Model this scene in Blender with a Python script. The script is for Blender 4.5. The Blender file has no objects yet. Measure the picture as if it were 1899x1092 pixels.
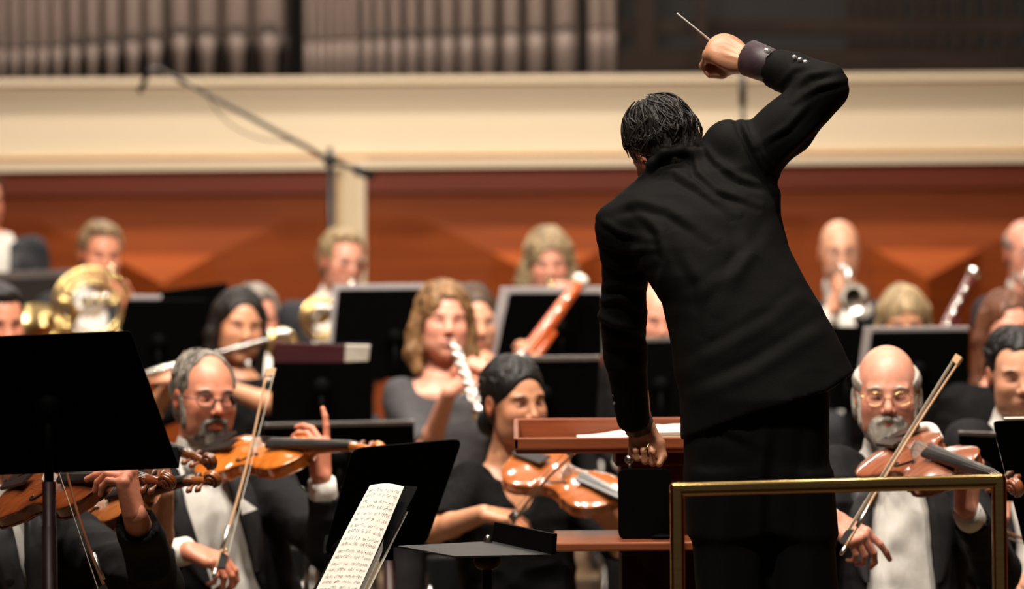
import bpy, math, random
import numpy as np
from mathutils import Vector, Matrix
random.seed(7); np.random.seed(7)
SC = bpy.context.scene
COL = SC.collection
# ---------------------------------------------------------------- camera
FPX, CX, CY, CAMZ, ROLL = 8500.0, 949.5, 546.0, 1.43, 0.007
cr, sr = math.cos(ROLL), math.sin(ROLL)
cam = bpy.data.objects.new('camera', bpy.data.cameras.new('camera')); COL.objects.link(cam)
cam.matrix_world = Matrix(((cr, sr, 0, 0), (0, 0, -1, 0), (-sr, cr, 0, CAMZ), (0, 0, 0, 1)))
cam.data.sensor_width = 36.0; cam.data.lens = FPX / 1899 * 36.0
cam.data.clip_end = 100
cam.data.dof.use_dof = True; cam.data.dof.focus_distance = 10.0; cam.data.dof.aperture_fstop = 3.3
SC.camera = cam
def at(px, py, Y):
    u = (px - CX) / FPX * Y; v = (CY - py) / FPX * Y
    return np.array([u * cr + v * sr, Y, CAMZ - u * sr + v * cr])
# ---------------------------------------------------------------- view, world, lights
SC.view_settings.view_transform = 'Standard'; SC.view_settings.look = 'None'
SC.view_settings.gamma = 1.0; SC.view_settings.use_curve_mapping = False
SC.view_settings.exposure = 0.04
W = bpy.data.worlds.new('world'); SC.world = W; W.use_nodes = True
W.node_tree.nodes['Background'].inputs[0].default_value = (1.0, 0.86, 0.72, 1)
W.node_tree.nodes['Background'].inputs[1].default_value = 0.05
def area(name, loc, target, size, sizey, power, col=(1, .90, .78)):
    l = bpy.data.lights.new(name, 'AREA'); l.shape = 'RECTANGLE'; l.size = size; l.size_y = sizey
    l.energy = power; l.color = col
    o = bpy.data.objects.new(name, l); COL.objects.link(o); o.location = loc
    o.rotation_euler = (Vector(target) - Vector(loc)).to_track_quat('-Z', 'Y').to_euler()
    return o
def spot(name, loc, target, power, ang, blend=.6, rad=.12, col=(1, .88, .74)):
    l = bpy.data.lights.new(name, 'SPOT'); l.energy = power; l.spot_size = math.radians(ang); l.spot_blend = blend
    l.shadow_soft_size = rad; l.color = col
    o = bpy.data.objects.new(name, l); COL.objects.link(o); o.location = loc
    o.rotation_euler = (Vector(target) - Vector(loc)).to_track_quat('-Z', 'Y').to_euler()
    return o
# stage lamps hung in the ceiling over the platform
for i, x in enumerate((-3.0, -1.0, 1.0, 3.0)):
    area('stage_lamp_front_%d' % i, (x, 9.8, 8.6), (x * .5, 13.9, 1.0), 0.32, 0.32, 100).data.spread = math.radians(74)
    area('stage_lamp_top_%d' % i, (x * .9, 15.2, 8.6), (x * .5, 15.4, 1.0), 0.32, 0.32, 45).data.spread = math.radians(84)
area('stage_soft', (0, 13.5, 9.0), (0, 14, 0), 5, 3, 50)
area('back_wall_wash', (-0.5, 20.0, 6.6), (-0.5, 21.7, 1.9), 2.2, 0.25, 80)
area('back_wall_graze', (-0.3, 20.95, 5.4), (-0.3, 21.5, 1.9), 7.0, 0.15, 430)  # extra light added to brighten the out-leaning wall facets
area('house_lamp', (-0.7, 8.0, 8.5), (-.7, 21.6, 2.4), 1.0, 1.0, 60).data.spread = math.radians(50)
area('podium_fill', (-1.5, 6.0, 7.5), (.5, 10.1, 1.7), 0.5, 0.5, 24).data.spread = math.radians(44)  # added fill that brightens baton, raised hand and pages; no known lamp there

# ---------------------------------------------------------------- materials
def nd(nt, t, **kw):
    n = nt.nodes.new(t)
    for k, v in kw.items(): setattr(n, k, v)
    return n
def mat(name, col, rough=.5, metal=0., spec=.5, noise=None, bump=None, sheen=0., coat=0., attr=False, col2=None, emit=None, trans=0.):
    """noise=(scale,(sx,sy,sz)) mixes col and col2; bump=(scale,strength,(sx,sy,sz))"""
    m = bpy.data.materials.new(name); m.use_nodes = True; nt = m.node_tree; b = nt.nodes['Principled BSDF']
    b.inputs['Base Color'].default_value = (*col, 1); b.inputs['Roughness'].default_value = rough
    b.inputs['Metallic'].default_value = metal; b.inputs['Specular IOR Level'].default_value = spec
    b.inputs['Sheen Weight'].default_value = sheen; b.inputs['Coat Weight'].default_value = coat
    b.inputs['Coat Roughness'].default_value = .12
    if trans: b.inputs['Transmission Weight'].default_value = trans
    tc = nd(nt, 'ShaderNodeTexCoord')
    src = None
    if attr:
        a = nd(nt, 'ShaderNodeAttribute'); a.attribute_name = 'Col'; src = a.outputs['Color']
        nt.links.new(src, b.inputs['Base Color'])
    if noise:
        mp = nd(nt, 'ShaderNodeMapping'); mp.inputs['Scale'].default_value = noise[1]
        nt.links.new(tc.outputs['Object'], mp.inputs['Vector'])
        n = nd(nt, 'ShaderNodeTexNoise'); n.inputs['Scale'].default_value = noise[0]; n.inputs['Detail'].default_value = 5
        nt.links.new(mp.outputs[0], n.inputs['Vector'])
        mx = nd(nt, 'ShaderNodeMixRGB'); mx.inputs[1].default_value = (*col, 1); mx.inputs[2].default_value = (*(col2 or col), 1)
        rp = nd(nt, 'ShaderNodeMapRange'); rp.inputs[1].default_value = .35; rp.inputs[2].default_value = .65
        nt.links.new(n.outputs['Fac'], rp.inputs[0]); nt.links.new(rp.outputs[0], mx.inputs[0])
        if attr:
            mx.blend_type = 'MULTIPLY'; nt.links.new(src, mx.inputs[1]); mx.inputs[2].default_value = (*(col2 or (.85, .8, .8)), 1)
        nt.links.new(mx.outputs[0], b.inputs['Base Color'])
    if bump:
        mp = nd(nt, 'ShaderNodeMapping'); mp.inputs['Scale'].default_value = bump[2] if len(bump) > 2 else (1, 1, 1)
        nt.links.new(tc.outputs['Object'], mp.inputs['Vector'])
        n = nd(nt, 'ShaderNodeTexNoise'); n.inputs['Scale'].default_value = bump[0]; n.inputs['Detail'].default_value = 4
        nt.links.new(mp.outputs[0], n.inputs['Vector'])
        bp = nd(nt, 'ShaderNodeBump'); bp.inputs['Strength'].default_value = bump[1]; bp.inputs['Distance'].default_value = .01
        nt.links.new(n.outputs['Fac'], bp.inputs['Height']); nt.links.new(bp.outputs[0], b.inputs['Normal'])
    if emit:
        b.inputs['Emission Color'].default_value = (*col, 1); b.inputs['Emission Strength'].default_value = emit
    return m
M = {}
M['cream'] = mat('cream plaster', (.74, .62, .45), .6, noise=(.8, (1, 1, 1)), col2=(.71, .59, .42), bump=(30, .05))
M['creamtrim'] = mat('cream trim', (.62, .48, .27), .5, noise=(3, (1, 1, 1)), col2=(.56, .43, .24))
M['wood'] = mat('cherry wall panel', (.245, .052, .0088), .55, noise=(2.2, (1, 1, 14)), col2=(.20, .040, .0068), bump=(60, .05, (1, 1, 20)), spec=.12)
M['woodshade'] = mat('shaded cherry band', (.22, .032, .006), .4, noise=(2.2, (1, 1, 14)), col2=(.19, .027, .005))  # cherry with the balcony's shadow put into its colour
M['floor'] = mat('stage floor maple', (.13, .085, .048), .45, spec=.2, noise=(4, (12, 1, 1)), col2=(.10, .065, .035))
M['riser'] = mat('riser front', (.10, .06, .04), .5, noise=(4, (3, 1, 1)), col2=(.07, .045, .03))
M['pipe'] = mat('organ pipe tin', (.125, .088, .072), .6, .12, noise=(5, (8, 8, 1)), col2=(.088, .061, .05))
M['pipeshade'] = mat('organ pipe shaded', (.05, .036, .03), .5, .3, noise=(5, (8, 8, 1)), col2=(.035, .025, .021))  # pipe metal darkened in colour as shade, for back rows and mouths
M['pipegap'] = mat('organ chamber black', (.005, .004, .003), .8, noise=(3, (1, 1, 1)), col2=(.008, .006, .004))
M['organdark'] = mat('organ chest wood and unlit pipes', (.018, .011, .008), .7, spec=.1, noise=(3, (1, 1, 8)), col2=(.012, .007, .005))
M['stand'] = mat('black stand metal', (.0015, .0015, .0016), .6, .0, .03, noise=(40, (1, 1, 1)), col2=(.002, .002, .002))
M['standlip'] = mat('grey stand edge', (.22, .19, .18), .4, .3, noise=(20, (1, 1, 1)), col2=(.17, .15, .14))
M['boom'] = mat('mic boom bronze grey', (.06, .045, .036), .6, noise=(20, (1, 1, 1)), col2=(.045, .034, .028))
M['polered'] = mat('dark stand pole', (.028, .008, .008), .45, .2, noise=(20, (1, 1, 1)), col2=(.05, .02, .018))
M['paper'] = mat('paper', (.84, .79, .70), .7, noise=(6, (1, 1, 1)), col2=(.80, .75, .66))
M['ink'] = mat('printed ink', (.10, .08, .075), .8, noise=(6, (1, 1, 1)), col2=(.14, .11, .10))
M['inkline'] = mat('printed staff lines', (.60, .52, .47), .8, noise=(6, (1, 1, 1)), col2=(.66, .58, .52))
M['papershade'] = mat('shaded paper', (.52, .47, .47), .7, noise=(6, (1, 1, 1)), col2=(.46, .42, .42))  # copy of the paper with shade put into its colour
M['maroon'] = mat('maroon folder', (.07, .012, .02), .5, noise=(6, (1, 1, 1)), col2=(.055, .010, .016))
M['brass'] = mat('brass rail', (.72, .50, .20), .16, 1., noise=(6, (1, 1, 20)), col2=(.62, .40, .15), bump=(90, .03))
M['goldbrass'] = mat('gold lacquer brass', (.86, .64, .28), .22, 1., noise=(9, (1, 1, 1)), col2=(.82, .62, .28))
M['silver'] = mat('silver', (.92, .88, .82), .27, 1., noise=(9, (1, 1, 1)), col2=(.82, .78, .72))
M['deskwood'] = mat('lectern mahogany', (.30, .085, .032), .28, noise=(5, (1, 12, 12)), col2=(.22, .055, .02), coat=.3)
M['deskdark'] = mat('lectern dark mahogany', (.045, .011, .008), .45, spec=.2, noise=(5, (12, 12, 1)), col2=(.032, .008, .006))
M['bassoon'] = mat('bassoon maple red', (.50, .10, .025), .25, noise=(12, (1, 1, .2)), col2=(.38, .065, .018), coat=.5)
M['bassoondark'] = mat('bassoon dark maroon', (.085, .018, .016), .25, noise=(12, (1, 1, .2)), col2=(.06, .012, .012), coat=.4)
M['ivory'] = mat('ivory ring', (.80, .74, .66), .4, noise=(12, (1, 1, 1)), col2=(.74, .68, .6))
M['black'] = mat('ebony black', (.012, .011, .011), .3, noise=(30, (1, 1, 1)), col2=(.018, .016, .015))
M['string'] = mat('steel string', (.7, .68, .64), .3, 1., noise=(30, (1, 1, 1)), col2=(.6, .58, .55))
M['hairbow'] = mat('bow hair', (.72, .64, .50), .6, noise=(60, (1, 1, 1)), col2=(.64, .56, .43))
M['bowstick'] = mat('pernambuco bow', (.26, .09, .04), .3, noise=(20, (1, 1, 1)), col2=(.18, .06, .03), coat=.3)
M['bowpale'] = mat('pale bow stick', (.50, .30, .16), .3, noise=(20, (1, 1, 1)), col2=(.42, .24, .12), coat=.3)
M['white'] = mat('white shirt cotton', (.80, .76, .70), .75, noise=(30, (1, 1, 1)), col2=(.76, .72, .66), bump=(45, .25, (1, 1, .3)))
M['tux'] = mat('black tailcoat wool', (.0075, .007, .0078), .8, spec=.12, noise=(60, (1, 1, 1)), col2=(.010, .009, .010), bump=(14, .35))
M['conduct'] = mat('conductor black wool', (.0040, .0037, .0035), .72, spec=.10, noise=(9, (1, 1, 1)), col2=(.0052, .0047, .0044), bump=(400, .08))
M['satin'] = mat('satin lapel', (.022, .021, .023), .4, spec=.4, noise=(60, (1, 1, 1)), col2=(.028, .027, .029), bump=(14, .1))
M['greysuit'] = mat('charcoal tailcoat', (.018, .019, .023), .75, spec=.2, noise=(60, (1, 1, 1)), col2=(.024, .025, .029), bump=(14, .3))
M['greydress'] = mat('grey knit dress', (.045, .043, .046), .8, spec=.2, noise=(60, (1, 1, 1)), col2=(.055, .052, .055), bump=(12, .3))
M['blackdress'] = mat('black blouse', (.0045, .0042, .0045), .8, spec=.06, noise=(60, (1, 1, 1)), col2=(.007, .0065, .007), bump=(12, .35))
M['lace'] = mat('black lace', (.010, .007, .008), .8, noise=(90, (1, 1, 1)), col2=(.022, .013, .015), bump=(80, .8))
M['plum'] = mat('plum shirt cuff', (.045, .026, .032), .45, noise=(60, (1, 1, 1)), col2=(.036, .02, .026), bump=(300, .05))
M['skin'] = mat('skin', (.6, .35, .25), .42, attr=True, noise=(28, (1, 1, 1)), col2=(.90, .84, .82), bump=(150, .06), spec=.45)
M['haircol'] = mat('hair', (.1, .05, .02), .48, attr=True, noise=(70, (1, 1, .25)), col2=(.62, .58, .56), bump=(120, .5, (1, 1, .2)), spec=.35)
M['lens'] = mat('glasses lens', (.9, .9, .9), .05, trans=1., noise=(3, (1, 1, 1)), col2=(.86, .88, .88))
M['crystal'] = mat('cut crystal button', (.85, .83, .82), .08, .7, noise=(300, (1, 1, 1)), col2=(.35, .33, .33))
M['darkbtn'] = mat('smoky button', (.10, .10, .11), .12, .5, noise=(300, (1, 1, 1)), col2=(.3, .3, .3))
M['chairm'] = mat('chair black', (.005, .005, .005), .6, spec=.1, noise=(20, (1, 1, 1)), col2=(.007, .007, .007))
M['chrome'] = mat('chair leg metal', (.45, .43, .40), .25, 1., noise=(20, (1, 1, 1)), col2=(.38, .36, .34))
M['grille'] = mat('acoustic shield grey', (.045, .036, .035), .5, spec=.1, noise=(5, (1, 1, 1)), col2=(.036, .03, .029))
M['red'] = mat('red flower', (.6, .03, .03), .6, noise=(50, (1, 1, 1)), col2=(.45, .02, .02))
M['greypad'] = mat('shoulder pad cloth', (.72, .66, .60), .8, noise=(50, (1, 1, 1)), col2=(.66, .60, .54))

# ---------------------------------------------------------------- mesh helpers
def mesh_obj(name, V, Fc, m, parent=None, smooth=True, loc=None, colors=None):
    me = bpy.data.meshes.new(name)
    V = np.asarray(V, dtype=np.float64)
    if parent is not None and loc is None:
        w = parent
        off = np.zeros(3)
        while w is not None:
            off += np.array(w.location); w = w.parent
        V = V - off
    elif loc is not None:
        V = V - np.asarray(loc)
    if isinstance(Fc, np.ndarray):
        n, k = Fc.shape
        me.vertices.add(len(V)); me.vertices.foreach_set('co', V.astype(np.float32).ravel())
        me.loops.add(n * k); me.loops.foreach_set('vertex_index', Fc.astype(np.int32).ravel())
        me.polygons.add(n); me.polygons.foreach_set('loop_start', np.arange(0, n * k, k, dtype=np.int32))
        me.update(calc_edges=True)
    else:
        me.from_pydata([tuple(v) for v in V], [], [tuple(int(i) for i in f) for f in Fc]); me.update()
    if smooth: me.polygons.foreach_set('use_smooth', np.ones(len(me.polygons), dtype=bool))
    if colors is not None:
        a = me.color_attributes.new('Col', 'FLOAT_COLOR', 'POINT')
        c4 = np.ones((len(V), 4), dtype=np.float32); c4[:, :3] = colors; a.data.foreach_set('color', c4.ravel())
    me.materials.append(m)
    o = bpy.data.objects.new(name, me); COL.objects.link(o)
    if parent is not None: o.parent = parent
    if loc is not None: o.location = loc
    return o
def tag(o, label=None, cat=None, group=None, kind=None):
    if label: o['label'] = label
    if cat: o['category'] = cat
    if group: o['group'] = group
    if kind: o['kind'] = kind
    return o
def empty(name, loc, label, cat, group=None):
    o = bpy.data.objects.new(name, None); COL.objects.link(o); o.location = tuple(float(c) for c in loc)
    o.empty_display_size = .1
    return tag(o, label, cat, group)
class G:
    """collects simple solids into one mesh"""
    def __init__(s): s.V = []; s.F = []
    def add(s, V, Fc):
        n = len(s.V); s.V += [tuple(v) for v in V]; s.F += [tuple(i + n for i in f) for f in Fc]; return s
    def hexa(s, P):   # 8 pts: bottom 4 (ccw), top 4
        return s.add(P, [(3, 2, 1, 0), (4, 5, 6, 7), (0, 1, 5, 4), (1, 2, 6, 5), (2, 3, 7, 6), (3, 0, 4, 7)])
    def box(s, lo, hi):
        x0, y0, z0 = lo; x1, y1, z1 = hi
        return s.hexa([(x0, y0, z0), (x1, y0, z0), (x1, y1, z0), (x0, y1, z0), (x0, y0, z1), (x1, y0, z1), (x1, y1, z1), (x0, y1, z1)])
    def prism(s, front, back):
        n = len(front)
        return s.add(list(front) + list(back), [tuple(range(n)), tuple(range(2 * n - 1, n - 1, -1))] + [(i, i + n, (i + 1) % n + n, (i + 1) % n) for i in range(n)])
    def tube(s, pts, r, n=10, cap=True, flat=None):
        pts = [np.asarray(p, float) for p in pts]
        if not hasattr(r, '__len__'): r = [r] * len(pts)
        T = []
        for i in range(len(pts)):
            t = pts[min(i + 1, len(pts) - 1)] - pts[max(i - 1, 0)]; T.append(t / (np.linalg.norm(t) + 1e-9))
        u = np.cross(T[0], (0, 0, 1.)) if abs(T[0][2]) < .9 else np.cross(T[0], (1., 0, 0))
        u /= np.linalg.norm(u); V = []
        for i, p in enumerate(pts):
            u = u - T[i] * u.dot(T[i]); u /= np.linalg.norm(u); w = np.cross(T[i], u)
            for k in range(n):
                a = 2 * math.pi * k / n
                V.append(p + r[i] * (math.cos(a) * u + math.sin(a) * w))
        Fc = [(i * n + k, i * n + (k + 1) % n, (i + 1) * n + (k + 1) % n, (i + 1) * n + k) for i in range(len(pts) - 1) for k in range(n)]
        if cap:
            Fc += [tuple(range(n - 1, -1, -1)), tuple((len(pts) - 1) * n + k for k in range(n))]
        return s.add(V, Fc)
    def disc(s, c, nrm, r, th, n=16):
        nrm = np.asarray(nrm, float); nrm /= np.linalg.norm(nrm); c = np.asarray(c, float)
        return s.tube([c - nrm * th / 2, c + nrm * th / 2], r, n)
    def ball(s, c, r, n=10):
        c = np.asarray(c, float)
        r = np.ones(3) * r if not hasattr(r, '__len__') else np.asarray(r)
        V = []; Fc = []
        for i in range(n + 1):
            th = math.pi * i / n
            for k in range(2 * n):
                ph = math.pi * k / n
                V.append(c + r * np.array([math.sin(th) * math.cos(ph), math.sin(th) * math.sin(ph), math.cos(th)]))
        m_ = 2 * n
        for i in range(n):
            for k in range(m_): Fc.append((i * m_ + k, (i + 1) * m_ + k, (i + 1) * m_ + (k + 1) % m_, i * m_ + (k + 1) % m_))
        return s.add(V, Fc)
    def xf(s, R, t):
        s.V = [tuple(np.asarray(t) + np.asarray(R) @ np.asarray(v)) for v in s.V]; return s
    def out(s, name, m, parent=None, smooth=False, loc=None):
        return mesh_obj(name, s.V, s.F, m, parent, smooth, loc)
def nrm(v): v = np.asarray(v, float); return v / (np.linalg.norm(v) + 1e-12)
def bez(P, n=12):
    P = [np.asarray(p, float) for p in P]; out = []
    Q = [2 * P[0] - P[1]] + P + [2 * P[-1] - P[-2]]
    for i in range(1, len(Q) - 2):
        for k in range(n):
            t = k / n
            out.append(.5 * ((2 * Q[i]) + (-Q[i - 1] + Q[i + 1]) * t + (2 * Q[i - 1] - 5 * Q[i] + 4 * Q[i + 1] - Q[i + 2]) * t * t + (-Q[i - 1] + 3 * Q[i] - 3 * Q[i + 1] + Q[i + 2]) * t ** 3))
    out.append(P[-1]); return out
def bevel(o, w=.004, seg=2):
    b = o.modifiers.new('bevel', 'BEVEL'); b.width = w; b.segments = seg; b.limit_method = 'ANGLE'; return o
# ================================================================ setting
YW = 21.64          # acoustic wall
YF = 21.6          # balcony fascia
YO = 22.7          # organ
def struct(o): o['kind'] = 'structure'; return o
g = G().box((-6, 4, -.02), (6, 14.0, 0)); g.box((-6, 14.0, -.02), (6, 16.7, .16)); g.box((-6, 16.7, -.02), (6, 24, .39))
struct(g.out('floor', M['floor']))
struct(G().box((-6, 18.35, .39), (-2.0, 19.6, .55)).out('trim_10', M['riser']))
g = G().box((-6, 13.985, 0), (6, 14.0, .155)); g.box((-6, 16.685, .16), (6, 16.7, .385))
struct(g.out('trim_1', M['riser']))
# wood wall: a folded relief, one bay every 710 px of the photograph (1.84 m)
P = lambda px, py, d: at(px, py, YW - d)
V = []; Fc = []
bays = [-1120, -410, 300, 1010, 1720, 2430, 3140]
def quadv(*pts):
    n = len(V); V.extend(pts); Fc.append(tuple(range(n, n + len(pts))))
for c in bays:
    ytop = 404 - (c - 900) * .006; e = -(c - 900) * .007; lo = 1240
    dB, dE, dT = .02, .05, .30
    A = P(c - 355, ytop, .02); B = P(c - 232, ytop, dB); C_ = P(c + 232, ytop, dB); D_ = P(c + 355, ytop, .02)
    E1 = P(c - 98, 468 + e, dE); E2 = P(c + 98, 468 + e, dE); T = P(c, 522 + e, dT)
    low = lambda x, d: P(x, lo, d)
    quadv(B, E1, E2, C_)                # wide upper facet, leans out a little at its foot
    quadv(E1, T, E2)                    # bright lower triangle, leans out strongly
    quadv(A, low(c - 355, .02), low(c - 232, dB), B); quadv(B, low(c - 232, dB), low(c - 98, dE), E1); quadv(E1, low(c - 98, dE), low(c, dT), T)
    quadv(D_, C_, low(c + 232, dB), low(c + 355, .02)); quadv(C_, E2, low(c + 98, dE), low(c + 232, dB)); quadv(E2, T, low(c, dT), low(c + 98, dE))
    # upper frieze
    quadv(P(c - 355, 350 - (c - 900) * .01, .0), A, B, C_, D_, P(c + 355, 350 - (c - 900) * .01, .0))
struct(mesh_obj('wall_back', V, Fc, M['wood'], smooth=False))
g = G()
g.prism([at(-1400, 308, YW - .03), at(3290, 263, YW - .03), at(3290, 335, YW - .03), at(-1400, 376, YW - .03)],
        [at(-1400, 308, YW + .1), at(3290, 263, YW + .1), at(3290, 335, YW + .1), at(-1400, 376, YW + .1)])
struct(g.out('trim_shadow', M['woodshade']))  # strip that carries the balcony's cast shadow as colour
# side walls and ceiling of the hall around the platform
struct(G().box((-6.1, 4, -.02), (-6, 24, 10)).out('wall_left', M['wood']))
struct(G().box((6, 4, -.02), (6.1, 24, 10)).out('wall_right', M['wood']))
struct(G().box((-6.1, 4, 10), (6.1, 24, 10.1)).out('ceiling', M['cream']))
# balcony fascia
def sl(px, py, Y): return at(px, py - (px - 950) * 0, Y)
x0, x1 = -1400, 3290
def band(pts_front, y0, y1, name, m, depth=.25, smooth=False):
    (ya, yb), (yc, yd) = pts_front          # top at left/right, bottom at left/right (pixels at 0 and 1899)
    ex = lambda a, b, x: a + (b - a) * x / 1899.
    f = [at(x0, ex(ya, yb, x0), y0), at(x1, ex(ya, yb, x1), y0), at(x1, ex(yc, yd, x1), y1), at(x0, ex(yc, yd, x0), y1)]
    b = [p + np.array((0, depth, 0)) for p in f]
    return G().prism(f, b).out(name, m)
struct(band(((147, 136), (290, 275)), YF, YF, 'trim_3', M['cream'], .3))
struct(band(((146, 134), (158, 146)), YF - .03, YF - .03, 'trim_4', M['cream'], .3))
struct(band(((289, 274), (301, 286)), YF - .0, YF + .02, 'trim_5', M['creamtrim'], .3))
struct(band(((300, 285), (318, 300)), YF - .04, YF - .04, 'trim_6', M['cream'], .3))
# cream post between two bays
def colbox(pxa, pxb, pya, pyb, Y, d, name, m):
    f = [at(pxa, pyb, Y), at(pxb, pyb, Y), at(pxb, pya, Y), at(pxa, pya, Y)]
    return G().prism(f, [p + np.array((0, d, 0)) for p in f]).out(name, m)
struct(colbox(640, 677, 300, 1240, 21.53, .3, 'trim_7', M['cream']))
struct(colbox(653, 659, 300, 1240, 21.515, .3, 'trim_8', M['creamtrim']))
struct(colbox(624, 641, 300, 1240, 21.57, .3, 'trim_9', M['creamtrim']))
# organ chamber behind the fascia
g = G().box((-6, YO + 1.2, 2.2), (6, YO + 1.3, 6)); struct(g.out('wall_organ_chamber', M['pipegap']))
struct(G().box((-6, YO - .3, 2.2), (6, YO + 1.2, 2.3)).out('floor_organ_loft', M['pipegap']))
def pipe(px, wpx, cone_y, Y, label, m, mouth=None, foot=.3, group='organ pipes above the balcony', dz=0):
    base = at(px, 150, Y); s = FPX / Y; r = wpx / 2 / s
    base[2] = 2.3; t = base.copy()
    zc = at(px, cone_y, Y)[2]; top = zc + 2.0 + random.random() * .4
    root = empty('organ_pipe', base, label, 'organ pipe', group)
    x, y = base[0], base[1]
    G().tube([(x, y, zc), (x, y, zc + .02), (x, y, top)], [r * .98, r, r], 16).out('pipe_body', m, root, True)
    G().tube([(x, y, 2.3), (x, y, zc - .10), (x, y, zc)], [r * foot, r * (foot + .25), r * .98], 14).out('pipe_foot', m, root, True)
    if mouth:
        G().prism([(x - r * .7, y - r * 1.02, zc + .005), (x + r * .7, y - r * 1.02, zc + .005), (x + r * .5, y - r * 1.04, zc + mouth), (x - r * .5, y - r * 1.04, zc + mouth)],
                  [(x - r * .7, y - r * .5, zc + .005), (x + r * .7, y - r * .5, zc + .005), (x + r * .5, y - r * .5, zc + mouth), (x - r * .5, y - r * .5, zc + mouth)]).out('mouth', M['pipeshade'], root)
    return root
left = [(3, 22, 92), (28, 24, 92), (54, 26, 90), (80, 26, 90), (107, 26, 88), (138, 28, 85), (171, 30, 84), (207, 32, 80), (246, 36, 78), (286, 38, 74), (335, 42, 66), (384, 46, 66), (439, 50, 64), (499, 58, 62)]
ORD = ['first', 'second', 'third', 'fourth', 'fifth', 'sixth', 'seventh', 'eighth', 'ninth', 'tenth', 'eleventh', 'twelfth', 'thirteenth', 'fourteenth', 'fifteenth', 'sixteenth', 'seventeenth', 'eighteenth', 'nineteenth', 'twentieth', 'twenty-first', 'twenty-second', 'twenty-third', 'twenty-fourth']
names = ['slim grey-brown organ pipe', 'grey-brown organ pipe', 'thick grey-brown organ pipe']
for i, (x, w, cy) in enumerate(left):
    pipe(x, w, cy, YO, 'brown-grey metal organ pipe with tapered foot, %s in the left rank' % (
        ['leftmost', 'second from left', 'third from left', 'fourth from left', 'fifth from left', 'sixth from left', 'seventh from left', 'eighth from left',
         'ninth from left', 'tenth from left', 'fourth from the right', 'third from the right', 'second from the right', 'thickest, at the right end'][i]), M['pipe'], .05 if i > 4 else None,
         group='organ pipes in the left rank')
left2 = [(16, 14), (42, 14), (67, 14), (94, 16), (122, 18), (155, 18), (189, 20), (226, 22), (266, 24), (311, 26), (360, 28), (412, 30), (468, 32), (530, 28)]
for i, (x, w) in enumerate(left2):
    pipe(x, w, 60, YO + .35, 'dim organ pipe behind the left rank, %s of its back row from the left' % ORD[i], M['pipeshade'], foot=.6, group='second row organ pipes, left')
struct(colbox(548, 640, -260, 88, YO - .05, .2, 'organ_case_panel', M['organdark'])) if False else None
mid = [(572, 15), (588, 15), (604, 15), (621, 16), (638, 17), (656, 18), (681, 19), (706, 21), (734, 23), (764, 24), (796, 26), (830, 28), (866, 30), (905, 32), (948, 34), (994, 36), (1048, 46), (1106, 30), (1132, 22)]
for i, (x, w) in enumerate(mid):
    cy = 88 - (x - 570) * .04
    pipe(x, w, cy - 10, YO, 'slender brown organ pipe, %s from the left in the graded middle rank' % ORD[i], M['pipe'], .035 if 5 < i < 17 else None, foot=.75, group='organ pipes in the middle rank')
for i in range(24):
    pipe(568 + i * 25, 13, 50, YO + .35, 'dim organ pipe behind the middle rank, %s of its back row from the left' % ORD[i], M['pipeshade'], foot=.7, group='second row organ pipes, middle')
for i, x in enumerate((1580, 1602, 1625, 1648, 1672, 1700, 1722, 1748, 1776, 1805, 1838, 1872)):
    pipe(x, 15, 44, YO + .4, 'nearly black organ pipe in the unlit right rank, %s from the left' % ORD[i], M['organdark'], foot=.9, group='dark organ pipes, right')  # near-black colour stands in for the lack of light on these pipes
# organ chest boards on the right
def board(pxa, pxb, pya, pyb, Y, name, label, m):
    o = colbox(pxa, pxb, pya, pyb, Y, .12, name, m); return tag(o, label, 'organ case')
board(1140, 1900, 36, 62, YO + .05, 'organ_windchest', 'dark brown upper windchest board under the unlit pipes', M['organdark'])
board(1140, 1900, 92, 150, YO + .0, 'organ_windchest', 'dark brown lower windchest board above the right fascia', M['organdark'])
board(1178, 1215, -200, 150, YO + .02, 'organ_case_post', 'dark upright organ case post above the conductor', M['organdark'])
board(1290, 1312, -200, 150, YO - .05, 'organ_case_post', 'thin dark organ case post behind the baton hand', M['organdark'])
# microphone boom over the orchestra
YM = 18.5
root = empty('microphone_stand', at(612, 560, YM) * np.array((1, 1, 0)) + np.array((0, 0, .39)), 'black microphone stand with long boom reaching left over the horns', 'microphone stand')
zb = .39
top = at(612, 296, YM)
G().tube([(top[0], top[1], zb + .05), top + np.array((0, 0, .05))], .013, 10).out('pole', M['black'], root, True)
G().tube([at(300, 130, YM - .4), at(612, 296, YM), at(690, 325, YM + .1)], [.008, .011, .011], 10).out('boom', M['boom'], root, True)
G().tube([at(660, 314, YM + .05), at(690, 325, YM + .1)], .022, 10).out('counterweight', M['black'], root, True)
G().ball(top, .03).out('clamp', M['black'], root, True)
for a in range(3):
    an = a * 2.1 + .4
    G().tube([(top[0], top[1], zb + .25), (top[0] + .3 * math.cos(an), top[1] + .3 * math.sin(an), zb + .01)], .009, 8).out('leg', M['black'], root, True)
G().tube([at(300, 130, YM - .4), at(278, 128, YM - .4), at(258, 172, YM - .4)], [.012, .012, .011], 10).out('microphone', M['black'], root, True)
G().tube(bez([at(380, 172, YM - .35), at(420, 225, YM - .3), at(480, 256, YM - .25), at(540, 262, YM - .2)]), .003, 8).out('cable', M['boom'], root, True)
root = empty('microphone_stand', at(1377, 560, 19.) * np.array((1, 1, 0)) + np.array((0, 0, .39)), 'thin dark microphone pole rising behind the raised arm', 'microphone stand')
tp = at(1377, 150, 19.)
G().tube([(tp[0], tp[1], .44), tp], .010, 10).out('pole', M['black'], root, True)
G().tube([tp - np.array((0, 0, .10)), tp + np.array((0, 0, .02))], .016, 10).out('microphone', M['black'], root, True)
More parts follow.
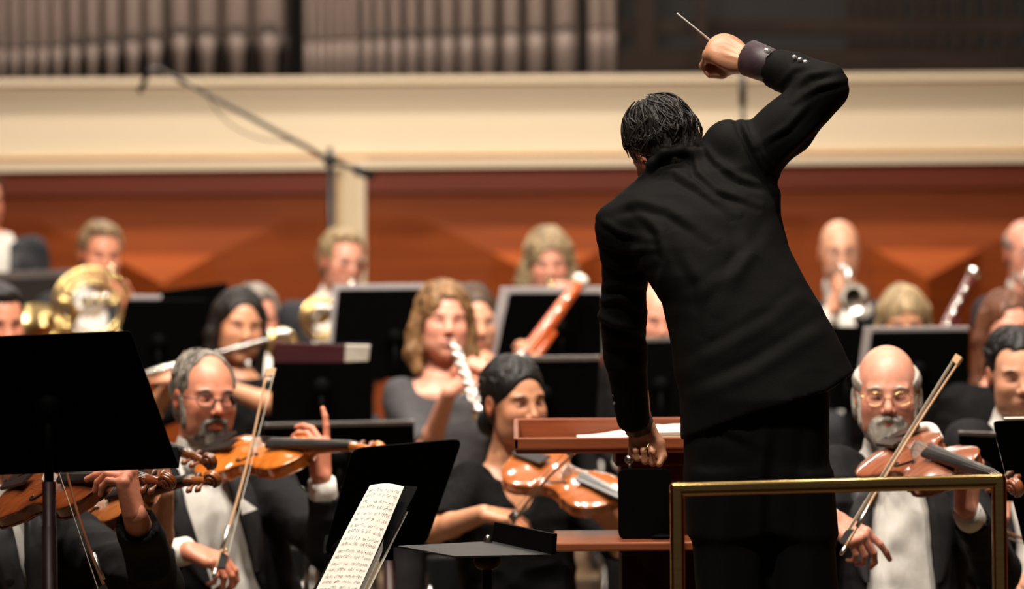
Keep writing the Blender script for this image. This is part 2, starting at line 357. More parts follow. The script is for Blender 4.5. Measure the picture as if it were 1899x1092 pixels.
for a in range(3):
    an = a * 2.1 + .4
    G().tube([(tp[0], tp[1], zb + .25), (tp[0] + .3 * math.cos(an), tp[1] + .3 * math.sin(an), zb + .01)], .009, 8).out('leg', M['black'], root, True)

# ================================================================ music stands
def floorz(Y): return 0. if Y < 14 else (.16 if Y < 16.7 else .39)
def rquad(q, r, nseg=4):
    """rounded corners of a 3-D quad (top-left, top-right, bottom-right, bottom-left)"""
    out = []
    q = [np.asarray(p, float) for p in q]
    for i in range(4):
        p = q[i]; a = q[i - 1]; b = q[(i + 1) % 4]
        da = nrm(a - p) * r; db = nrm(b - p) * r
        for k in range(nseg + 1):
            t = k / nseg; out.append((1 - t) ** 2 * (p + da) + 2 * t * (1 - t) * p + t * t * (p + db))
    return out
def stand(q, Y, label, dtop=.10, lip=True, pole=None, m=None, edge=None, r=.012, name='music_stand', polemat=None, spine=False, lipd=-1, group=None, base=True):
    """q: four pixel corners (tl,tr,br,bl); the desk leans back by dtop at its top"""
    m = m or M['stand']
    ds = [-dtop, -dtop, 0, 0]
    P4 = [at(p[0], p[1], Y + d) for p, d in zip(q, ds)]
    bx = pole if pole is not None else sum(p[0] for p in q) / 4
    cen = sum(P4) / 4; pc = at(bx, sum(p[1] for p in q) / 4, Y - dtop / 2)
    fz = floorz(Y)
    root = empty(name, (pc[0], pc[1], fz), label, 'music stand', group)
    nv = nrm(np.cross(P4[1] - P4[0], P4[3] - P4[0])); th = .004
    if nv[1] > 0: nv = -nv                       # towards the camera
    fr = rquad(P4, r); bk = [p - nv * th for p in fr]
    G().prism(fr, bk).out('desk', m, root)
    if lip:   # shelf at the foot, on the player's side
        a, b = P4[3], P4[2]; sh = -nv * .055
        G().hexa([a, b, b + sh, a + sh, a + nrm(P4[0] - a) * .003, b + nrm(P4[1] - b) * .003, b + sh + nrm(P4[1] - b) * .02, a + sh + nrm(P4[0] - a) * .02]).out('shelf', m, root)
    if edge:
        a, b = P4[0], P4[1]; dn = nrm(P4[3] - a) * edge[1]
        G().prism([a + nv * .002, b + nv * .002, b + dn + nv * .002, a + dn + nv * .002], [a - nv * .006, b - nv * .006, b + dn - nv * .006, a + dn - nv * .006]).out('top_edge', edge[0], root)
    pm = polemat or M['stand']
    pb = pc + nv * .012
    zlo = min(p[2] for p in P4) - .01
    G().tube([(pc[0], pc[1] - .012, fz + .06), (pc[0], pc[1] - .012, zlo)], .0115 if not polemat else .014, 12).out('pole', pm, root, True)
    G().tube([(pc[0], pc[1] - .012, zlo - .005), (pc[0], pc[1] - .012, pc[2] - .02)], .010, 12).out('neck', m, root, True)
    G().tube([(pc[0], pc[1] - .012, fz + .2), (pc[0], pc[1] - .012, max(fz + .25, pc[2] - .25))], .016, 12).out('outer_tube', pm, root, True)
    G().ball((pc[0], pc[1] - .012, pc[2] - .01), (.03, .02, .03)).out('tilt_joint', m, root, True)
    if base:
        for k in range(3):
            an = k * 2.0944 + .5
            G().tube([(pc[0], pc[1] - .012, fz + .12), (pc[0] + .26 * math.cos(an), pc[1] - .012 + .26 * math.sin(an), fz + .012)], .009, 8).out('leg', m, root, True)
    return root, P4, nv
def sheet(q, Y, label, m=None, dtop=.10, off=.012, th=.004, name='sheet_music', cat='sheet music', group=None):
    ds = [-dtop, -dtop, 0, 0]
    P4 = [at(p[0], p[1], Y + d) for p, d in zip(q, ds)]
    nv = nrm(np.cross(P4[1] - P4[0], P4[3] - P4[0]))
    if nv[1] > 0: nv = -nv
    f = [p - nv * off for p in P4]; b = [p - nv * (off + th) for p in P4]
    c = sum(f) / 4
    o = G().prism(f, b).out(name, m or M['paper'], loc=tuple(c))
    return tag(o, label, cat, group)
# big dark desk front left
stand([(-70, 628), (242, 614), (332, 868), (-40, 882)], 9.45, 'large black music stand at the front left on a dark reddish pole', .14, pole=91, polemat=M['polered'], r=.01)
# far stands, back of desk towards us
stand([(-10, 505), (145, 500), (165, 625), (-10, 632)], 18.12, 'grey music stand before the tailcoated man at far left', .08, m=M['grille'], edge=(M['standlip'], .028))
stand([(292, 540), (421, 524), (470, 700), (262, 700)], 16.9, 'black music stand left of the dark-haired flutist, taller top', .08)
stand([(234, 556), (385, 556), (350, 700), (206, 700)], 15.75, 'black music stand right of the left horn with pale paper edge', .08)
sheet([(243, 550), (300, 550), (250, 680), (214, 680)], 15.8, 'pale sheet edge showing left of the stand by the left horn', M['papershade'], .08)
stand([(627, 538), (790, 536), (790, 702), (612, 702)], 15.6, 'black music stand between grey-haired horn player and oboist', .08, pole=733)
sheet([(618, 530), (856, 527), (856, 690), (604, 700)], 15.62, 'shaded lilac-grey sheet framing the stand left of the oboist', M['papershade'], .08)
stand([(506, 640), (690, 634), (690, 785), (500, 785)], 14.3, 'black music stand with maroon folder right of the flutist', .08)
sheet([(508, 632), (652, 636), (652, 668), (508, 668)], 14.16, 'maroon folder lying along the top of a stand', M['maroon'], .02, off=-.02, name='music_folder', cat='folder')
sheet([(642, 633), (687, 634), (684, 662), (640, 664)], 14.12, 'white paper corner beside the maroon folder', M['paper'], .02, off=-.03)
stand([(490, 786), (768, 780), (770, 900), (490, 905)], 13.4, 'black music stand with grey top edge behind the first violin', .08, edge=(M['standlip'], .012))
stand([(944, 544), (1118, 544), (1118, 662), (920, 662)], 15.7, 'black music stand crossed by the orange-red bassoon', .08, pole=1042)
sheet([(928, 535), (1125, 534), (1125, 662), (900, 668)], 15.72, 'shaded lilac-grey sheet framing the stand under the blonde brass player', M['papershade'], .08)
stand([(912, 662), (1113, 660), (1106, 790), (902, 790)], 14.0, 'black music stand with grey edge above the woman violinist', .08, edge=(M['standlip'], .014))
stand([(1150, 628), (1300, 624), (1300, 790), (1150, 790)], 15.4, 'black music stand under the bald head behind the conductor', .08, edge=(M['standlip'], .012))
stand([(1535, 606), (1606, 606), (1600, 760), (1535, 760)], 15.6, 'black music stand below the trumpet bell', .08)
stand([(1617, 616), (1799, 614), (1795, 745), (1600, 745)], 14.9, 'black music stand behind the bald violist', .08)
sheet([(1603, 610), (1797, 609), (1797, 700), (1588, 720)], 14.92, 'shaded grey-lilac sheet framing the stand behind the bald violist', M['papershade'], .08)
stand([(1778, 800), (1846, 802), (1880, 930), (1780, 930)], 12.0, 'black music stand with gold-lit edge between the two violists', .08, edge=(M['standlip'], .010))
stand([(1841, 782), (1990, 776), (2010, 1010), (1899, 1010)], 10.9, 'black music stand at the right edge of the picture', .12)
sheet([(1862, 776), (1960, 774), (1960, 784), (1862, 786)], 11.0, 'pale sheet edge on the stand at right edge', M['paper'], .02, off=.0)
stand([(654, 832), (858, 814), (790, 1010), (600, 1028)], 11.0, 'large black music stand left of the woman violinist', .14, pole=722, polemat=M['polered'], r=.025)
# slanting stand with score pages, front centre
stand([(690, 897), (775, 902), (660, 1130), (560, 1130)], 9.70, 'black music stand carrying the white sheet pages, front centre', -.32, pole=640, r=.006)
# ================================================================ score pages with printed notation
def page(q, Yt, Yb, label, seed, systems=7, cols=2):
    rnd = random.Random(seed)
    P4 = [at(q[0][0], q[0][1], Yt), at(q[1][0], q[1][1], Yt), at(q[2][0], q[2][1], Yb), at(q[3][0], q[3][1], Yb)]
    nv = nrm(np.cross(P4[1] - P4[0], P4[3] - P4[0]))
    if nv[1] > 0: nv = -nv
    c = sum(P4) / 4
    root = empty('sheet_music', c, label, 'sheet music')
    nu, nvv = 12, 24; V = []; Fc = []
    def pt(u, v, o=0.): return (P4[0] * (1 - u) + P4[1] * u) * (1 - v) + (P4[3] * (1 - u) + P4[2] * u) * v + nv * (o + .006 * math.sin(u * 3.1) + .004 * math.sin(v * 5 + u * 2))
    for s in (0, 1):
        for j in range(nvv + 1):
            for i in range(nu + 1): V.append(pt(i / nu, j / nvv, -.0012 * s))
    n = (nu + 1) * (nvv + 1)
    for j in range(nvv):
        for i in range(nu):
            a = j * (nu + 1) + i; f = (a, a + nu + 1, a + nu + 2, a + 1); Fc += [f, tuple(x + n for x in f[::-1])]
    for i in range(nu):
        Fc.append((i, i + 1, i + 1 + n, i + n)); a = nvv * (nu + 1) + i; Fc.append((a + 1, a, a + n, a + 1 + n))
    mesh_obj('page', V, Fc, M['paper'], root, smooth=True)
    gl = G(); gn = G()
    def dab(G_, u, v, du, dv): G_.add([pt(u, v, .0006), pt(u + du, v, .0006), pt(u + du, v + dv, .0006), pt(u, v + dv, .0006)], [(0, 1, 2, 3)])
    for s in range(systems):
        v0 = .05 + s * (.93 / systems)
        for st in range(2):
            vv = v0 + st * .42 / systems
            for cc in range(cols):
                u0 = .06 + cc * .47
                for l in range(5): dab(gl, u0, vv + l * .0045, .42, .0012)
                k = u0 + .02
                while k < u0 + .40:
                    d = rnd.choice((.012, .018, .03)); y = vv + rnd.random() * .02
                    if rnd.random() < .75:
                        dab(gn, k, y, .010, .0042); dab(gn, k + .008, y - .012, .0018, .012)
                        if rnd.random() < .4: dab(gn, k + .008, y - .012, d, .003)
                    k += d
    gl.out('staff_lines', M['inkline'], root); gn.out('notes', M['ink'], root)
    return root
page([(686, 900), (749, 905), (655, 1118), (572, 1118)], 9.98, 9.64, 'white printed music pages on the slanting front centre stand', 3, 9)
for k, o in enumerate((0, 5, 9)):
    q = [(740 + o, 940 + o), (748 + o, 940 + o), (664 + o, 1118), (655 + o, 1118)]
    P4 = [at(*q[0], 9.99 + k * .006), at(*q[1], 10.0 + k * .006), at(*q[2], 9.68 + k * .006), at(*q[3], 9.67 + k * .006)]
    o_ = G().prism(P4, [p + np.array((0, .004, 0)) for p in P4]).out('page_stack', M['paper' if k != 1 else 'creamtrim'], loc=tuple(sum(P4) / 4))
    tag(o_, ['yellowed page edges directly under the white music pages', 'tan cover edge between the page edges on the front stand', 'outermost page edge right of the white music pages'][k], 'sheet music')
# flat music stand
A, B, C_, D_ = at(738, 1012, 10.05), at(912, 1003, 10.35), at(1023, 1028, 10.02), at(843, 1031, 9.78)
root = empty('music_stand', (at(905, 1020, 10.05)[0], 10.05, 0), 'music stand folded flat like a tray, centre foreground', 'music stand')
G().prism([A, B, C_, D_], [p - np.array((0, 0, .004)) for p in (A, B, C_, D_)]).out('desk', mat('worn grey-black desk', (.016, .016, .017), .42, noise=(9, (1, 3, 1)), col2=(.026, .025, .025), spec=.35), root)
Bu, Cu = at(917, 968, 10.36), at(1025, 990, 10.04)
G().prism([B, C_, Cu, Bu], [p + np.array((.01, .01, 0)) for p in (B, C_, Cu, Bu)]).out('shelf', M['stand'], root)
pc = at(903, 1040, 10.05)
G().tube([(pc[0], pc[1], .06), (pc[0], pc[1], pc[2])], .011, 12).out('pole', M['polered'], root, True)
G().ball(pc, (.03, .025, .022)).out('tilt_joint', M['deskdark'], root, True)
G().ball(at(905, 1003, 10.3), (.010, .008, .014)).out('knob', M['chrome'], root, True)
for k in range(3):
    an = k * 2.0944 + .5
    G().tube([(pc[0], pc[1], .12), (pc[0] + .26 * math.cos(an), pc[1] + .26 * math.sin(an), .012)], .009, 8).out('leg', M['stand'], root, True)

# ================================================================ conductor's lectern
LY = 10.72
root = empty('conductor_lectern', (at(1215, 900, LY)[0], LY + .2, 0), 'reddish-brown wooden conductor lectern with slanted top and lower shelf', 'lectern')
def slab(pts, back, name, m, b=.004):
    o = G().prism([np.asarray(p) for p in pts], [np.asarray(p) + np.asarray(back) for p in pts]).out(name, m, root)
    bevel(o, b); return o
xl, xr = 952, 1420
zt = at(0, 803, LY)[2]
xa, xb = at(xl, 800, LY)[0], at(xr, 800, LY)[0]
zf = at(xl, 812, LY)[2]; 
slab([(xa, LY, zf - .028), (xb, LY, zf - .028), (xb, LY, zf), (xa, LY, zf)], (0, .02, 0), 'front_ledge', M['deskwood'])
zb_ = at(xl, 776, LY + .42)[2]
slab([(xa + .005, LY + .015, zf - .02), (xb, LY + .015, zf - .02), (xb, LY + .42, zb_ - .045), (xa + .005, LY + .42, zb_ - .045)], (0, 0, -.018), 'top_board', M['deskwood'])
slab([(xa, LY + .42, zb_ - .075), (xb, LY + .42, zb_ - .075), (xb, LY + .42, zb_), (xa, LY + .42, zb_)], (0, .02, 0), 'back_rim', M['deskwood'])
slab([(xa, LY + .0, zf - .028), (xa, LY + .44, zb_ - .07), (xa, LY + .44, zb_), (xa, LY + .0, zf)], (.014, 0, 0), 'side_rim', M['deskwood'])
xc = at(1152, 800, LY)[0]; zs = at(0, 995, LY)[2]
slab([(xc, LY + .06, .1), (xb - .05, LY + .06, .1), (xb - .05, LY + .06, zf - .03), (xc, LY + .06, zf - .03)], (0, .28, 0), 'pedestal', M['deskdark'])
slab([(xc - .012, LY + .05, zf - .07), (xb - .04, LY + .05, zf - .07), (xb - .04, LY + .05, zf - .03), (xc - .012, LY + .05, zf - .03)], (0, .3, 0), 'moulding', M['deskdark'])
xs = at(1030, 1000, LY - .2)[0]
zs = at(1030, 1013, LY - .25)[2]
slab([(xs, LY - .25, zs - .012), (xb, LY - .25, zs - .012), (xb, LY - .25, zs + .008), (xs, LY - .25, zs + .008)], (0, .55, 0), 'lower_shelf', M['deskwood'])
# ogee bracket under the shelf
br = bez([(at(1130, 0, LY)[0], zs - .012), (at(1150, 0, LY)[0], zs - .035), (at(1178, 0, LY)[0], zs - .04), (at(1190, 0, LY)[0], zs - .07), (at(1215, 0, LY)[0], zs - .085), (at(1222, 0, LY)[0], zs - .13)], 6)
pts = [(p[0], LY, p[1]) for p in [np.append(b, 0)[:2] for b in br]] + [(at(1300, 0, LY)[0], LY, zs - .13), (at(1300, 0, LY)[0], LY, zs - .012)]
slab(pts, (0, .03, 0), 'bracket', M['deskdark'], .001)
slab([(xc - .05, LY - .1, .0), (xb, LY - .1, .0), (xb, LY - .1, .1), (xc - .05, LY - .1, .1)], (0, .5, 0), 'plinth', M['deskdark'])
# black upright panel on the lower shelf
root_l = root
q_ = [at(1146, 870, 10.60), at(1244, 870, 10.60)]; zt_ = q_[0][2]; zb2 = zs + .008
fr_ = rquad([(q_[0][0], 10.6, zt_), (q_[1][0], 10.6, zt_), (q_[1][0], 10.6, zb2), (q_[0][0], 10.6, zb2)], .018)
root = empty('standing_panel', ((q_[0][0] + q_[1][0]) / 2, 10.6, zb2), 'small black rounded upright panel standing on the lectern lower shelf', 'panel')
G().prism(fr_, [p + np.array((0, .018, 0)) for p in fr_]).out('face', M['stand'], root)
G().ball(at(1167, 852, 10.62), .011).out('knob', M['chrome'], root, True)
G().tube([at(1167, 852, 10.62), at(1169, 874, 10.612)], .004, 8).out('stem', M['chrome'], root, True)
G().ball(np.array((q_[1][0] - .02, 10.59, zb2 + .006)), (.026, .02, .006)).out('foot', M['stand'], root, True)
root = root_l
# open score lying on the lectern
def lec(x, f, h=0.): return np.array([x, LY + .02 + f * .40, (zf - .02) * (1 - f) + (zb_ - .045) * f + h])
V = []; Fc = []
root_s = empty('conductor_score', lec(at(1180, 0, LY)[0], .1), 'thick open white score lying on the conductor lectern', 'score')
X0, X1 = at(1068, 0, LY)[0], at(1400, 0, LY)[0]
N = 30
for j, f in enumerate((.02, .9)):
    for i in range(N + 1):
        u = i / N; x = X0 + (X1 - X0) * u
        h = .006 + .026 * math.sin(min(u / .55, 1) * math.pi / 2) ** 2 * (1 if u < .5 else max(.5, 1 - abs(u - .58) * 1.2))
        V.append(lec(x, f, h)); V.append(lec(x, f, .001))
m_ = 2 * (N + 1)
for i in range(N):
    a = 2 * i; Fc += [(a, a + 2, a + 2 + m_, a + m_), (a + 1, a + 3, a + 2, a), (a + m_, a + 2 + m_, a + 3 + m_, a + 1 + m_), (a + 1, a + 1 + m_, a + 3 + m_, a + 3)]
Fc += [(0, m_, m_ + 1, 1), (2 * N, 2 * N + 1, 2 * N + 1 + m_, 2 * N + m_)]
mesh_obj('page_block', V, Fc, M['paper'], root_s, smooth=False)
g = G()
for k in range(5):
    g.tube([lec(X0 + .02 + k * .002, .02, .003 + k * .002), lec((X0 + X1) / 2, .018, .01 + k * .005), lec(X1 - .02, .018, .006 + k * .004)], .0006, 5)
g.out('page_edges', M['creamtrim'], root_s)

# ================================================================ podium and brass rail
PZ = .25
root = empty('conductor_podium', (at(1400, 0, 10)[0], 10.0, 0), 'dark carpeted podium box under the conductor', 'podium')
bevel(G().box((at(1130, 0, 10)[0], 9.25, .0), (at(1700, 0, 10)[0], 10.45, PZ)).out('platform', M['deskdark'], root), .01)
RY = 9.3
root = empty('podium_rail', (at(1550, 0, RY)[0], RY, 0), 'polished brass podium handrail behind the conductor', 'handrail')
tl, tr = at(1241, 908, RY), at(1866, 892, RY)
def rail_profile(pts, w, name):
    g = G(); g.tube(pts, w, 14); o = g.out(name, M['brass'], root, True); return o
rr = .0148
def sqtube(a, b, w, name):
    a = np.asarray(a, float); b = np.asarray(b, float); t = nrm(b - a)
    u = nrm(np.cross(t, (0, 1., 0))); v = np.cross(t, u)
    f = [a + w * (su * u + sv * v) for su, sv in ((-1, -1), (1, -1), (1, 1), (-1, 1))]
    o = G().prism(f, [p + (b - a) for p in f]).out(name, M['brass'], root, True)
    bv = bevel(o, w * .75, 4); return o
tl2 = tl + np.array((rr, 0, 0)); tr2 = tr - np.array((rr, 0, 0))
sqtube(tl + np.array((0, 0, 0)), tr, rr, 'top_rail')
sqtube((tl2[0] + .001, tl[1], tl[2] + rr), (tl2[0] + .002, tl[1], 0.0), rr * 1.02, 'post')
sqtube((tr2[0], tr[1], tr[2] + rr), (tr2[0] + .004, tr[1], 0.0), rr * 1.02, 'post')
# ================================================================ instruments
def frame_mat(xd, zh):
    """columns x,y,z: x along xd, z towards zh"""
    x = nrm(xd); z = np.asarray(zh, float); z = nrm(z - x * z.dot(x)); y = np.cross(z, x)
    return np.stack([x, y, z], 1)
VIO = [(0, 0), (.002, .02), (.008, .045), (.022, .072), (.045, .094), (.07, .1035), (.095, .1), (.115, .089), (.127, .083), (.134, .0825),
       (.138, .074), (.148, .062), (.165, .0555), (.185, .054), (.203, .0575), (.217, .064), (.226, .072), (.231, .0765),
       (.238, .0735), (.252, .0785), (.268, .0835), (.285, .084), (.305, .079), (.325, .066), (.342, .045), (.352, .022), (.356, 0)]
def make_violin(label, tail, scroll, up, scale=1.0, wood=(.42, .13, .03), wood2=(.30, .08, .02), name='violin', cat='violin', group=None, roughness=.16):
    Lt = .605 * scale; sg = 1 if scroll[2] > tail[2] else -1; Yt = tail[2]; Ys = scroll[2]
    for _ in range(12):        # depth of the scroll that gives the instrument its true length
        p, q = at(*tail), at(scroll[0], scroll[1], Ys); d2 = (q[0] - p[0]) ** 2 + (q[2] - p[2]) ** 2
        Ys = Yt + sg * math.sqrt(max(Lt * Lt - d2, 0))
    tail = at(*tail); scroll = at(scroll[0], scroll[1], Ys)
    R = frame_mat(scroll - tail, up)
    root = empty(name, tail, label, cat, group)
    wm = mat('varnish ' + label[:20], wood, roughness, noise=(16, (1, 5, 1)), col2=wood2, coat=.7, spec=.5)
    S = scale
    def out(g, nm, m, sm=True):
        g.V = [tuple(tail + S * (R @ np.asarray(v))) for v in g.V]
        return g.out(nm, m, root, sm)
    TH = .031
    def plate(z0, sgn, ov, arch):
        g = G(); V = []; Fc = []; K = 12
        for (x, w) in VIO:
            w2 = w + ov if w > 0 else 0
            xx = x + (ov if x > .3 and w == 0 else (-ov if x == 0 else 0))
            for k in range(K + 1):
                t = -1 + 2 * k / K; y = w2 * math.sin(t * math.pi / 2)
                e = max(0, 1 - (y / (w2 + 1e-6)) ** 2)
                end = min(1, min(x, .356 - x) / .07); end = max(0, end) ** .6
                h = arch * (e ** .75) * end * (min(w, .09) / .09) ** .3
                V.append((xx, y, z0 + sgn * h))
        n = K + 1; m_ = len(VIO)
        for i in range(m_ - 1):
            for k in range(K):
                a = i * n + k; f = (a, a + n, a + n + 1, a + 1); Fc.append(f if sgn > 0 else f[::-1])
        # edge thickness
        nV = len(V); V += [(v[0], v[1], z0 - sgn * .0035) for v in V]
        for i in range(m_ - 1):
            for k in (0, K):
                a = i * n + k; Fc.append((a, a + n, a + n + nV, a + nV) if (k == K) else (a + nV, a + n + nV, a + n, a))
        for i in range(m_ - 1):
            for k in range(K):
                a = i * n + k + nV; f = (a + 1, a + n + 1, a + n, a); Fc.append(f if sgn > 0 else f[::-1])
        g.add(V, Fc); return g
    out(plate(0, 1, .0025, .017), 'top_plate', wm)
    out(plate(-TH, -1, .0025, .015), 'back_plate', wm)
    g = G(); L = [(x, w) for x, w in VIO]; ring = L + [(x, -w) for x, w in L[-2:0:-1]]
    n = len(ring); V = [(x, y * .985, 0) for x, y in ring] + [(x, y * .985, -TH) for x, y in ring]
    g.add(V, [(i, i + n, (i + 1) % n + n, (i + 1) % n) for i in range(n)]); out(g, 'ribs', wm)
    for s in (-1, 1):   # f holes
        pts = bez([(.158, s * .040, .0), (.150, s * .046, 0), (.156, s * .0495, 0), (.172, s * .043, 0), (.19, s * .034, 0), (.206, s * .0265, 0), (.214, s * .029, 0), (.209, s * .034, 0)], 5)
        g = G()
        def hz(p):
            w = np.interp(p[0], [a for a, _ in VIO], [b for _, b in VIO]); return .017 * max(0, 1 - (p[1] / w) ** 2) ** .75 * (w / .09) ** .3 + .0006
        pp = [np.array((p[0], p[1], hz(p))) for p in pts]
        g.tube(pp, [.0022 + .0012 * math.sin(math.pi * i / (len(pp) - 1)) for i in range(len(pp))], 6); out(g, 'f_hole', M['black'])
    bx = .19
    g = G(); g.prism([(bx, -.021, .014), (bx, .021, .014), (bx, .019, .032), (bx, .0, .048), (bx, -.019, .038)], [(bx + .004, -.021, .014), (bx + .004, .021, .014), (bx + .003, .019, .032), (bx + .003, 0, .048), (bx + .003, -.019, .038)])
    out(g, 'bridge', M['ivory'], False)
    g = G(); g.prism([(.008, -.011, .012), (.008, .011, .012), (.118, .022, .030), (.118, -.022, .030)], [(.008, -.011, .020), (.008, .011, .020), (.118, .022, .037), (.118, -.022, .037)]); out(g, 'tailpiece', M['black'], False)
    g = G()
    V = []
    for x, w, z in ((.238, .0205, .030), (.50, .0125, .0125)):
        for k in range(7):
            t = -1 + k / 3.; V.append((x, w * t, z + .006 * (1 - t * t) + .002))
        V += [(x, -w, z - .006), (x, w, z - .006)]
    Fc = [(k, k + 9, k + 10, k + 1) for k in range(6)] + [(7, 16, 9, 0)[::-1], (6, 15, 17, 8)[::-1], (8, 17, 16, 7)[::-1], (0, 1, 2, 3, 4, 5, 6, 8, 7), (9, 16, 17, 15, 14, 13, 12, 11, 10)]
    g.add(V, Fc); out(g, 'fingerboard', M['black'], False)
    g = G(); g.tube([(.345, 0, -.012), (.36, 0, -.004), (.385, 0, .003), (.44, 0, .002), (.49, 0, .002), (.505, 0, .003)], [.016, .018, .0125, .0105, .0095, .010], 12); out(g, 'neck', wm)
    # peg box and scroll
    g = G(); g.tube([(.50, 0, .004), (.53, 0, 0), (.565, 0, -.010), (.578, 0, -.015)], [.0125, .0115, .0095, .009], 10)
    sp = []
    for k in range(40):
        a = k / 39 * 2 * math.pi * 1.9; r = .019 * (1 - k / 39 * .72)
        sp.append((.584 + r * math.sin(a - .3), 0, -.008 - r * math.cos(a - .3) + .002))
    g.tube(sp, [.0068 - .003 * k / 39 for k in range(40)], 8)
    g.tube([(.584, -.016, -.006), (.584, .016, -.006)], [.0055, .0055], 10)
    for s in (-1, 1):
        sp2 = [(x, s * (.004 + .010 * (k / 39) ** 1.2), z) for k, (x, _, z) in enumerate(sp)]
        g.tube(sp2, [.0055 - .002 * k / 39 for k in range(40)], 7)
    out(g, 'scroll', wm)
    for k, (x, s) in enumerate(((.513, 1), (.527, -1), (.541, 1), (.555, -1))):
        g = G(); z = -.003 - (x - .513) * .15
        g.tube([(x, -s * .012, z), (x, s * .018, z), (x, s * .022, z), (x, s * .030, z), (x, s * .040, z)], [.0032, .0036, .0045, .0085, .004], 8); out(g, 'peg', mat('peg wood', (.10, .04, .02), .3, noise=(20, (1, 1, 1)), col2=(.06, .02, .012)) if k == 0 and 'pegm' not in M else M.get('pegm', M['bowstick']))
    for k in range(4):
        y = (-1.5 + k) * .0098; y2 = (-1.5 + k) * .0045
        z = (.034, .044, .046, .040)[k] + .001
        g = G(); g.tube([(.115, y * .8, .036), (bx + .002, y, z), (.50, y2, .0195), (.53, y2, .010)], .00055, 5); out(g, 'string', M['string'])
    g = G()   # chin rest over the lower bout
    V = []; nn = 16
    for z in (.026, .019):
        for k in range(nn):
            a = 2 * math.pi * k / nn; V.append((.045 + .030 * math.cos(a), .045 + .034 * math.sin(a) + .012 * math.cos(a), z + .004 * math.cos(a)))
    g.add(V, [tuple(range(nn)), tuple(range(2 * nn - 1, nn - 1, -1))] + [(k, k + nn, (k + 1) % nn + nn, (k + 1) % nn) for k in range(nn)])
    g.tube([(.0, .02, .020), (-.004, .02, 0), (-.002, .02, -TH - .002)], .0035, 8)
    out(g, 'chin_rest', M['black'], False)
    return root
def make_bow(label, frog, tip, hairdir, stickm=None, L=.745, group=None):
    frog = np.asarray(frog, float); tip = np.asarray(tip, float)
    R = frame_mat(tip - frog, -np.asarray(hairdir, float)); L = np.linalg.norm(tip - frog)
    root = empty('violin_bow', frog, label, 'bow', group)
    def out(g, nm, m, sm=True): g.xf(R, frog); return g.out(nm, m, root, sm)
    n = 14
    pts = [(L * k / n, 0, .011 - .010 * math.sin(math.pi * k / n)) for k in range(n + 1)]
    g = G(); g.tube(pts, [.0043 - .0016 * k / n for k in range(n + 1)], 8); out(g, 'stick', stickm or M['bowstick'])
    g = G(); g.prism([(L - .022, -.004, .013), (L + .002, -.004, .014), (L + .010, -.004, -.010), (L - .010, -.004, -.010)], [(L - .022, .004, .013), (L + .002, .004, .014), (L + .010, .004, -.010), (L - .010, .004, -.010)]); out(g, 'head', stickm or M['bowstick'], False)
    g = G(); g.prism([(.02, -.0055, .009), (.065, -.0055, .009), (.058, -.0055, -.012), (.024, -.0055, -.012)], [(.02, .0055, .009), (.065, .0055, .009), (.058, .0055, -.012), (.024, .0055, -.012)]); out(g, 'frog', M['black'], False)
    g = G(); g.tube([(-.008, 0, .011), (.016, 0, .011)], .005, 8); out(g, 'screw', M['silver'])
    g = G(); g.hexa([(.055, -.005, -.0105), (L - .008, -.004, -.009), (L - .008, .004, -.009), (.055, .005, -.0105), (.055, -.005, -.0095), (L - .008, -.004, -.008), (L - .008, .004, -.008), (.055, .005, -.0095)]); out(g, 'bow_hair', M['hairbow'], False)
    g = G(); g.tube([(.075, 0, .0085), (.14, 0, .006)], .0052, 8); out(g, 'grip', M['string'])
    return root

a = at
# violins
make_violin('orange-golden violin held by the grey-bearded man in glasses', (378, 846, 11.93), (712, 828, 11.6), (.10, -.60, .80), 1.0, (.55, .16, .022), (.44, .11, .015))
make_violin('brown violin on the shoulder of the woman in black behind the lectern', (950, 846, 12.35), (1278, 985, 11.9), (.14, -.66, .74), 1.0, (.38, .11, .028), (.28, .075, .018))
make_violin('reddish-brown viola held by the bald man with the white beard', (1634, 832, 11.27), (1890, 900, 10.7), (-.30, -.42, .86), 1.13, (.32, .10, .045), (.24, .07, .03), name='viola', cat='viola', roughness=.25)
make_violin('dark brown violin at lower left under the big black stand, hand over its neck', (8, 912, 10.62), (318, 886, 10.2), (.02, -.72, .70), 1.0, (.22, .055, .015), (.14, .032, .010))
make_violin('amber violin slanting up behind the dark brown one at lower left', (95, 966, 11.2), (402, 880, 10.9), (-.05, -.60, .80), 1.0, (.34, .11, .03), (.26, .08, .02))
make_violin('third violin at left, only its dark fingerboard and scroll showing by the black stand', (100, 805, 11.5), (398, 852, 11.1), (.05, -.45, .9), 1.0, (.16, .05, .018), (.12, .035, .012))
# bows
make_bow('long pale-lit bow across the grey-bearded violinist', a(405, 1068, 11.47), a(503, 688, 11.76), (.55, .3, .3), M['bowpale'])
make_bow('bow drawn by the woman violinist behind the lectern', a(945, 966, 12.16), a(1060, 834, 11.62), (-.6, .1, .6), M['bowpale'])
make_bow('bow of the white-bearded violist, tip up right', a(1556, 1022, 10.90), a(1776, 664, 11.14), (-.6, .3, -.2), M['bowpale'])
make_bow('brown bow slanting over the dark violin at lower left, frog out of frame', a(205, 1135, 10.2), a(108, 850, 10.28), (-.9, -.2, -.3), M['bowstick'])
make_bow('bow held upright behind the lower left violinists', a(232, 1120, 10.95), a(186, 850, 11.05), (-.9, -.2, -.2), M['bowstick'])
make_bow('bow resting low at the right edge in the dark-haired man\'s hand', a(1796, 964, 11.55), a(2040, 1050, 11.8), (0, 0, -1), M['bowstick'])
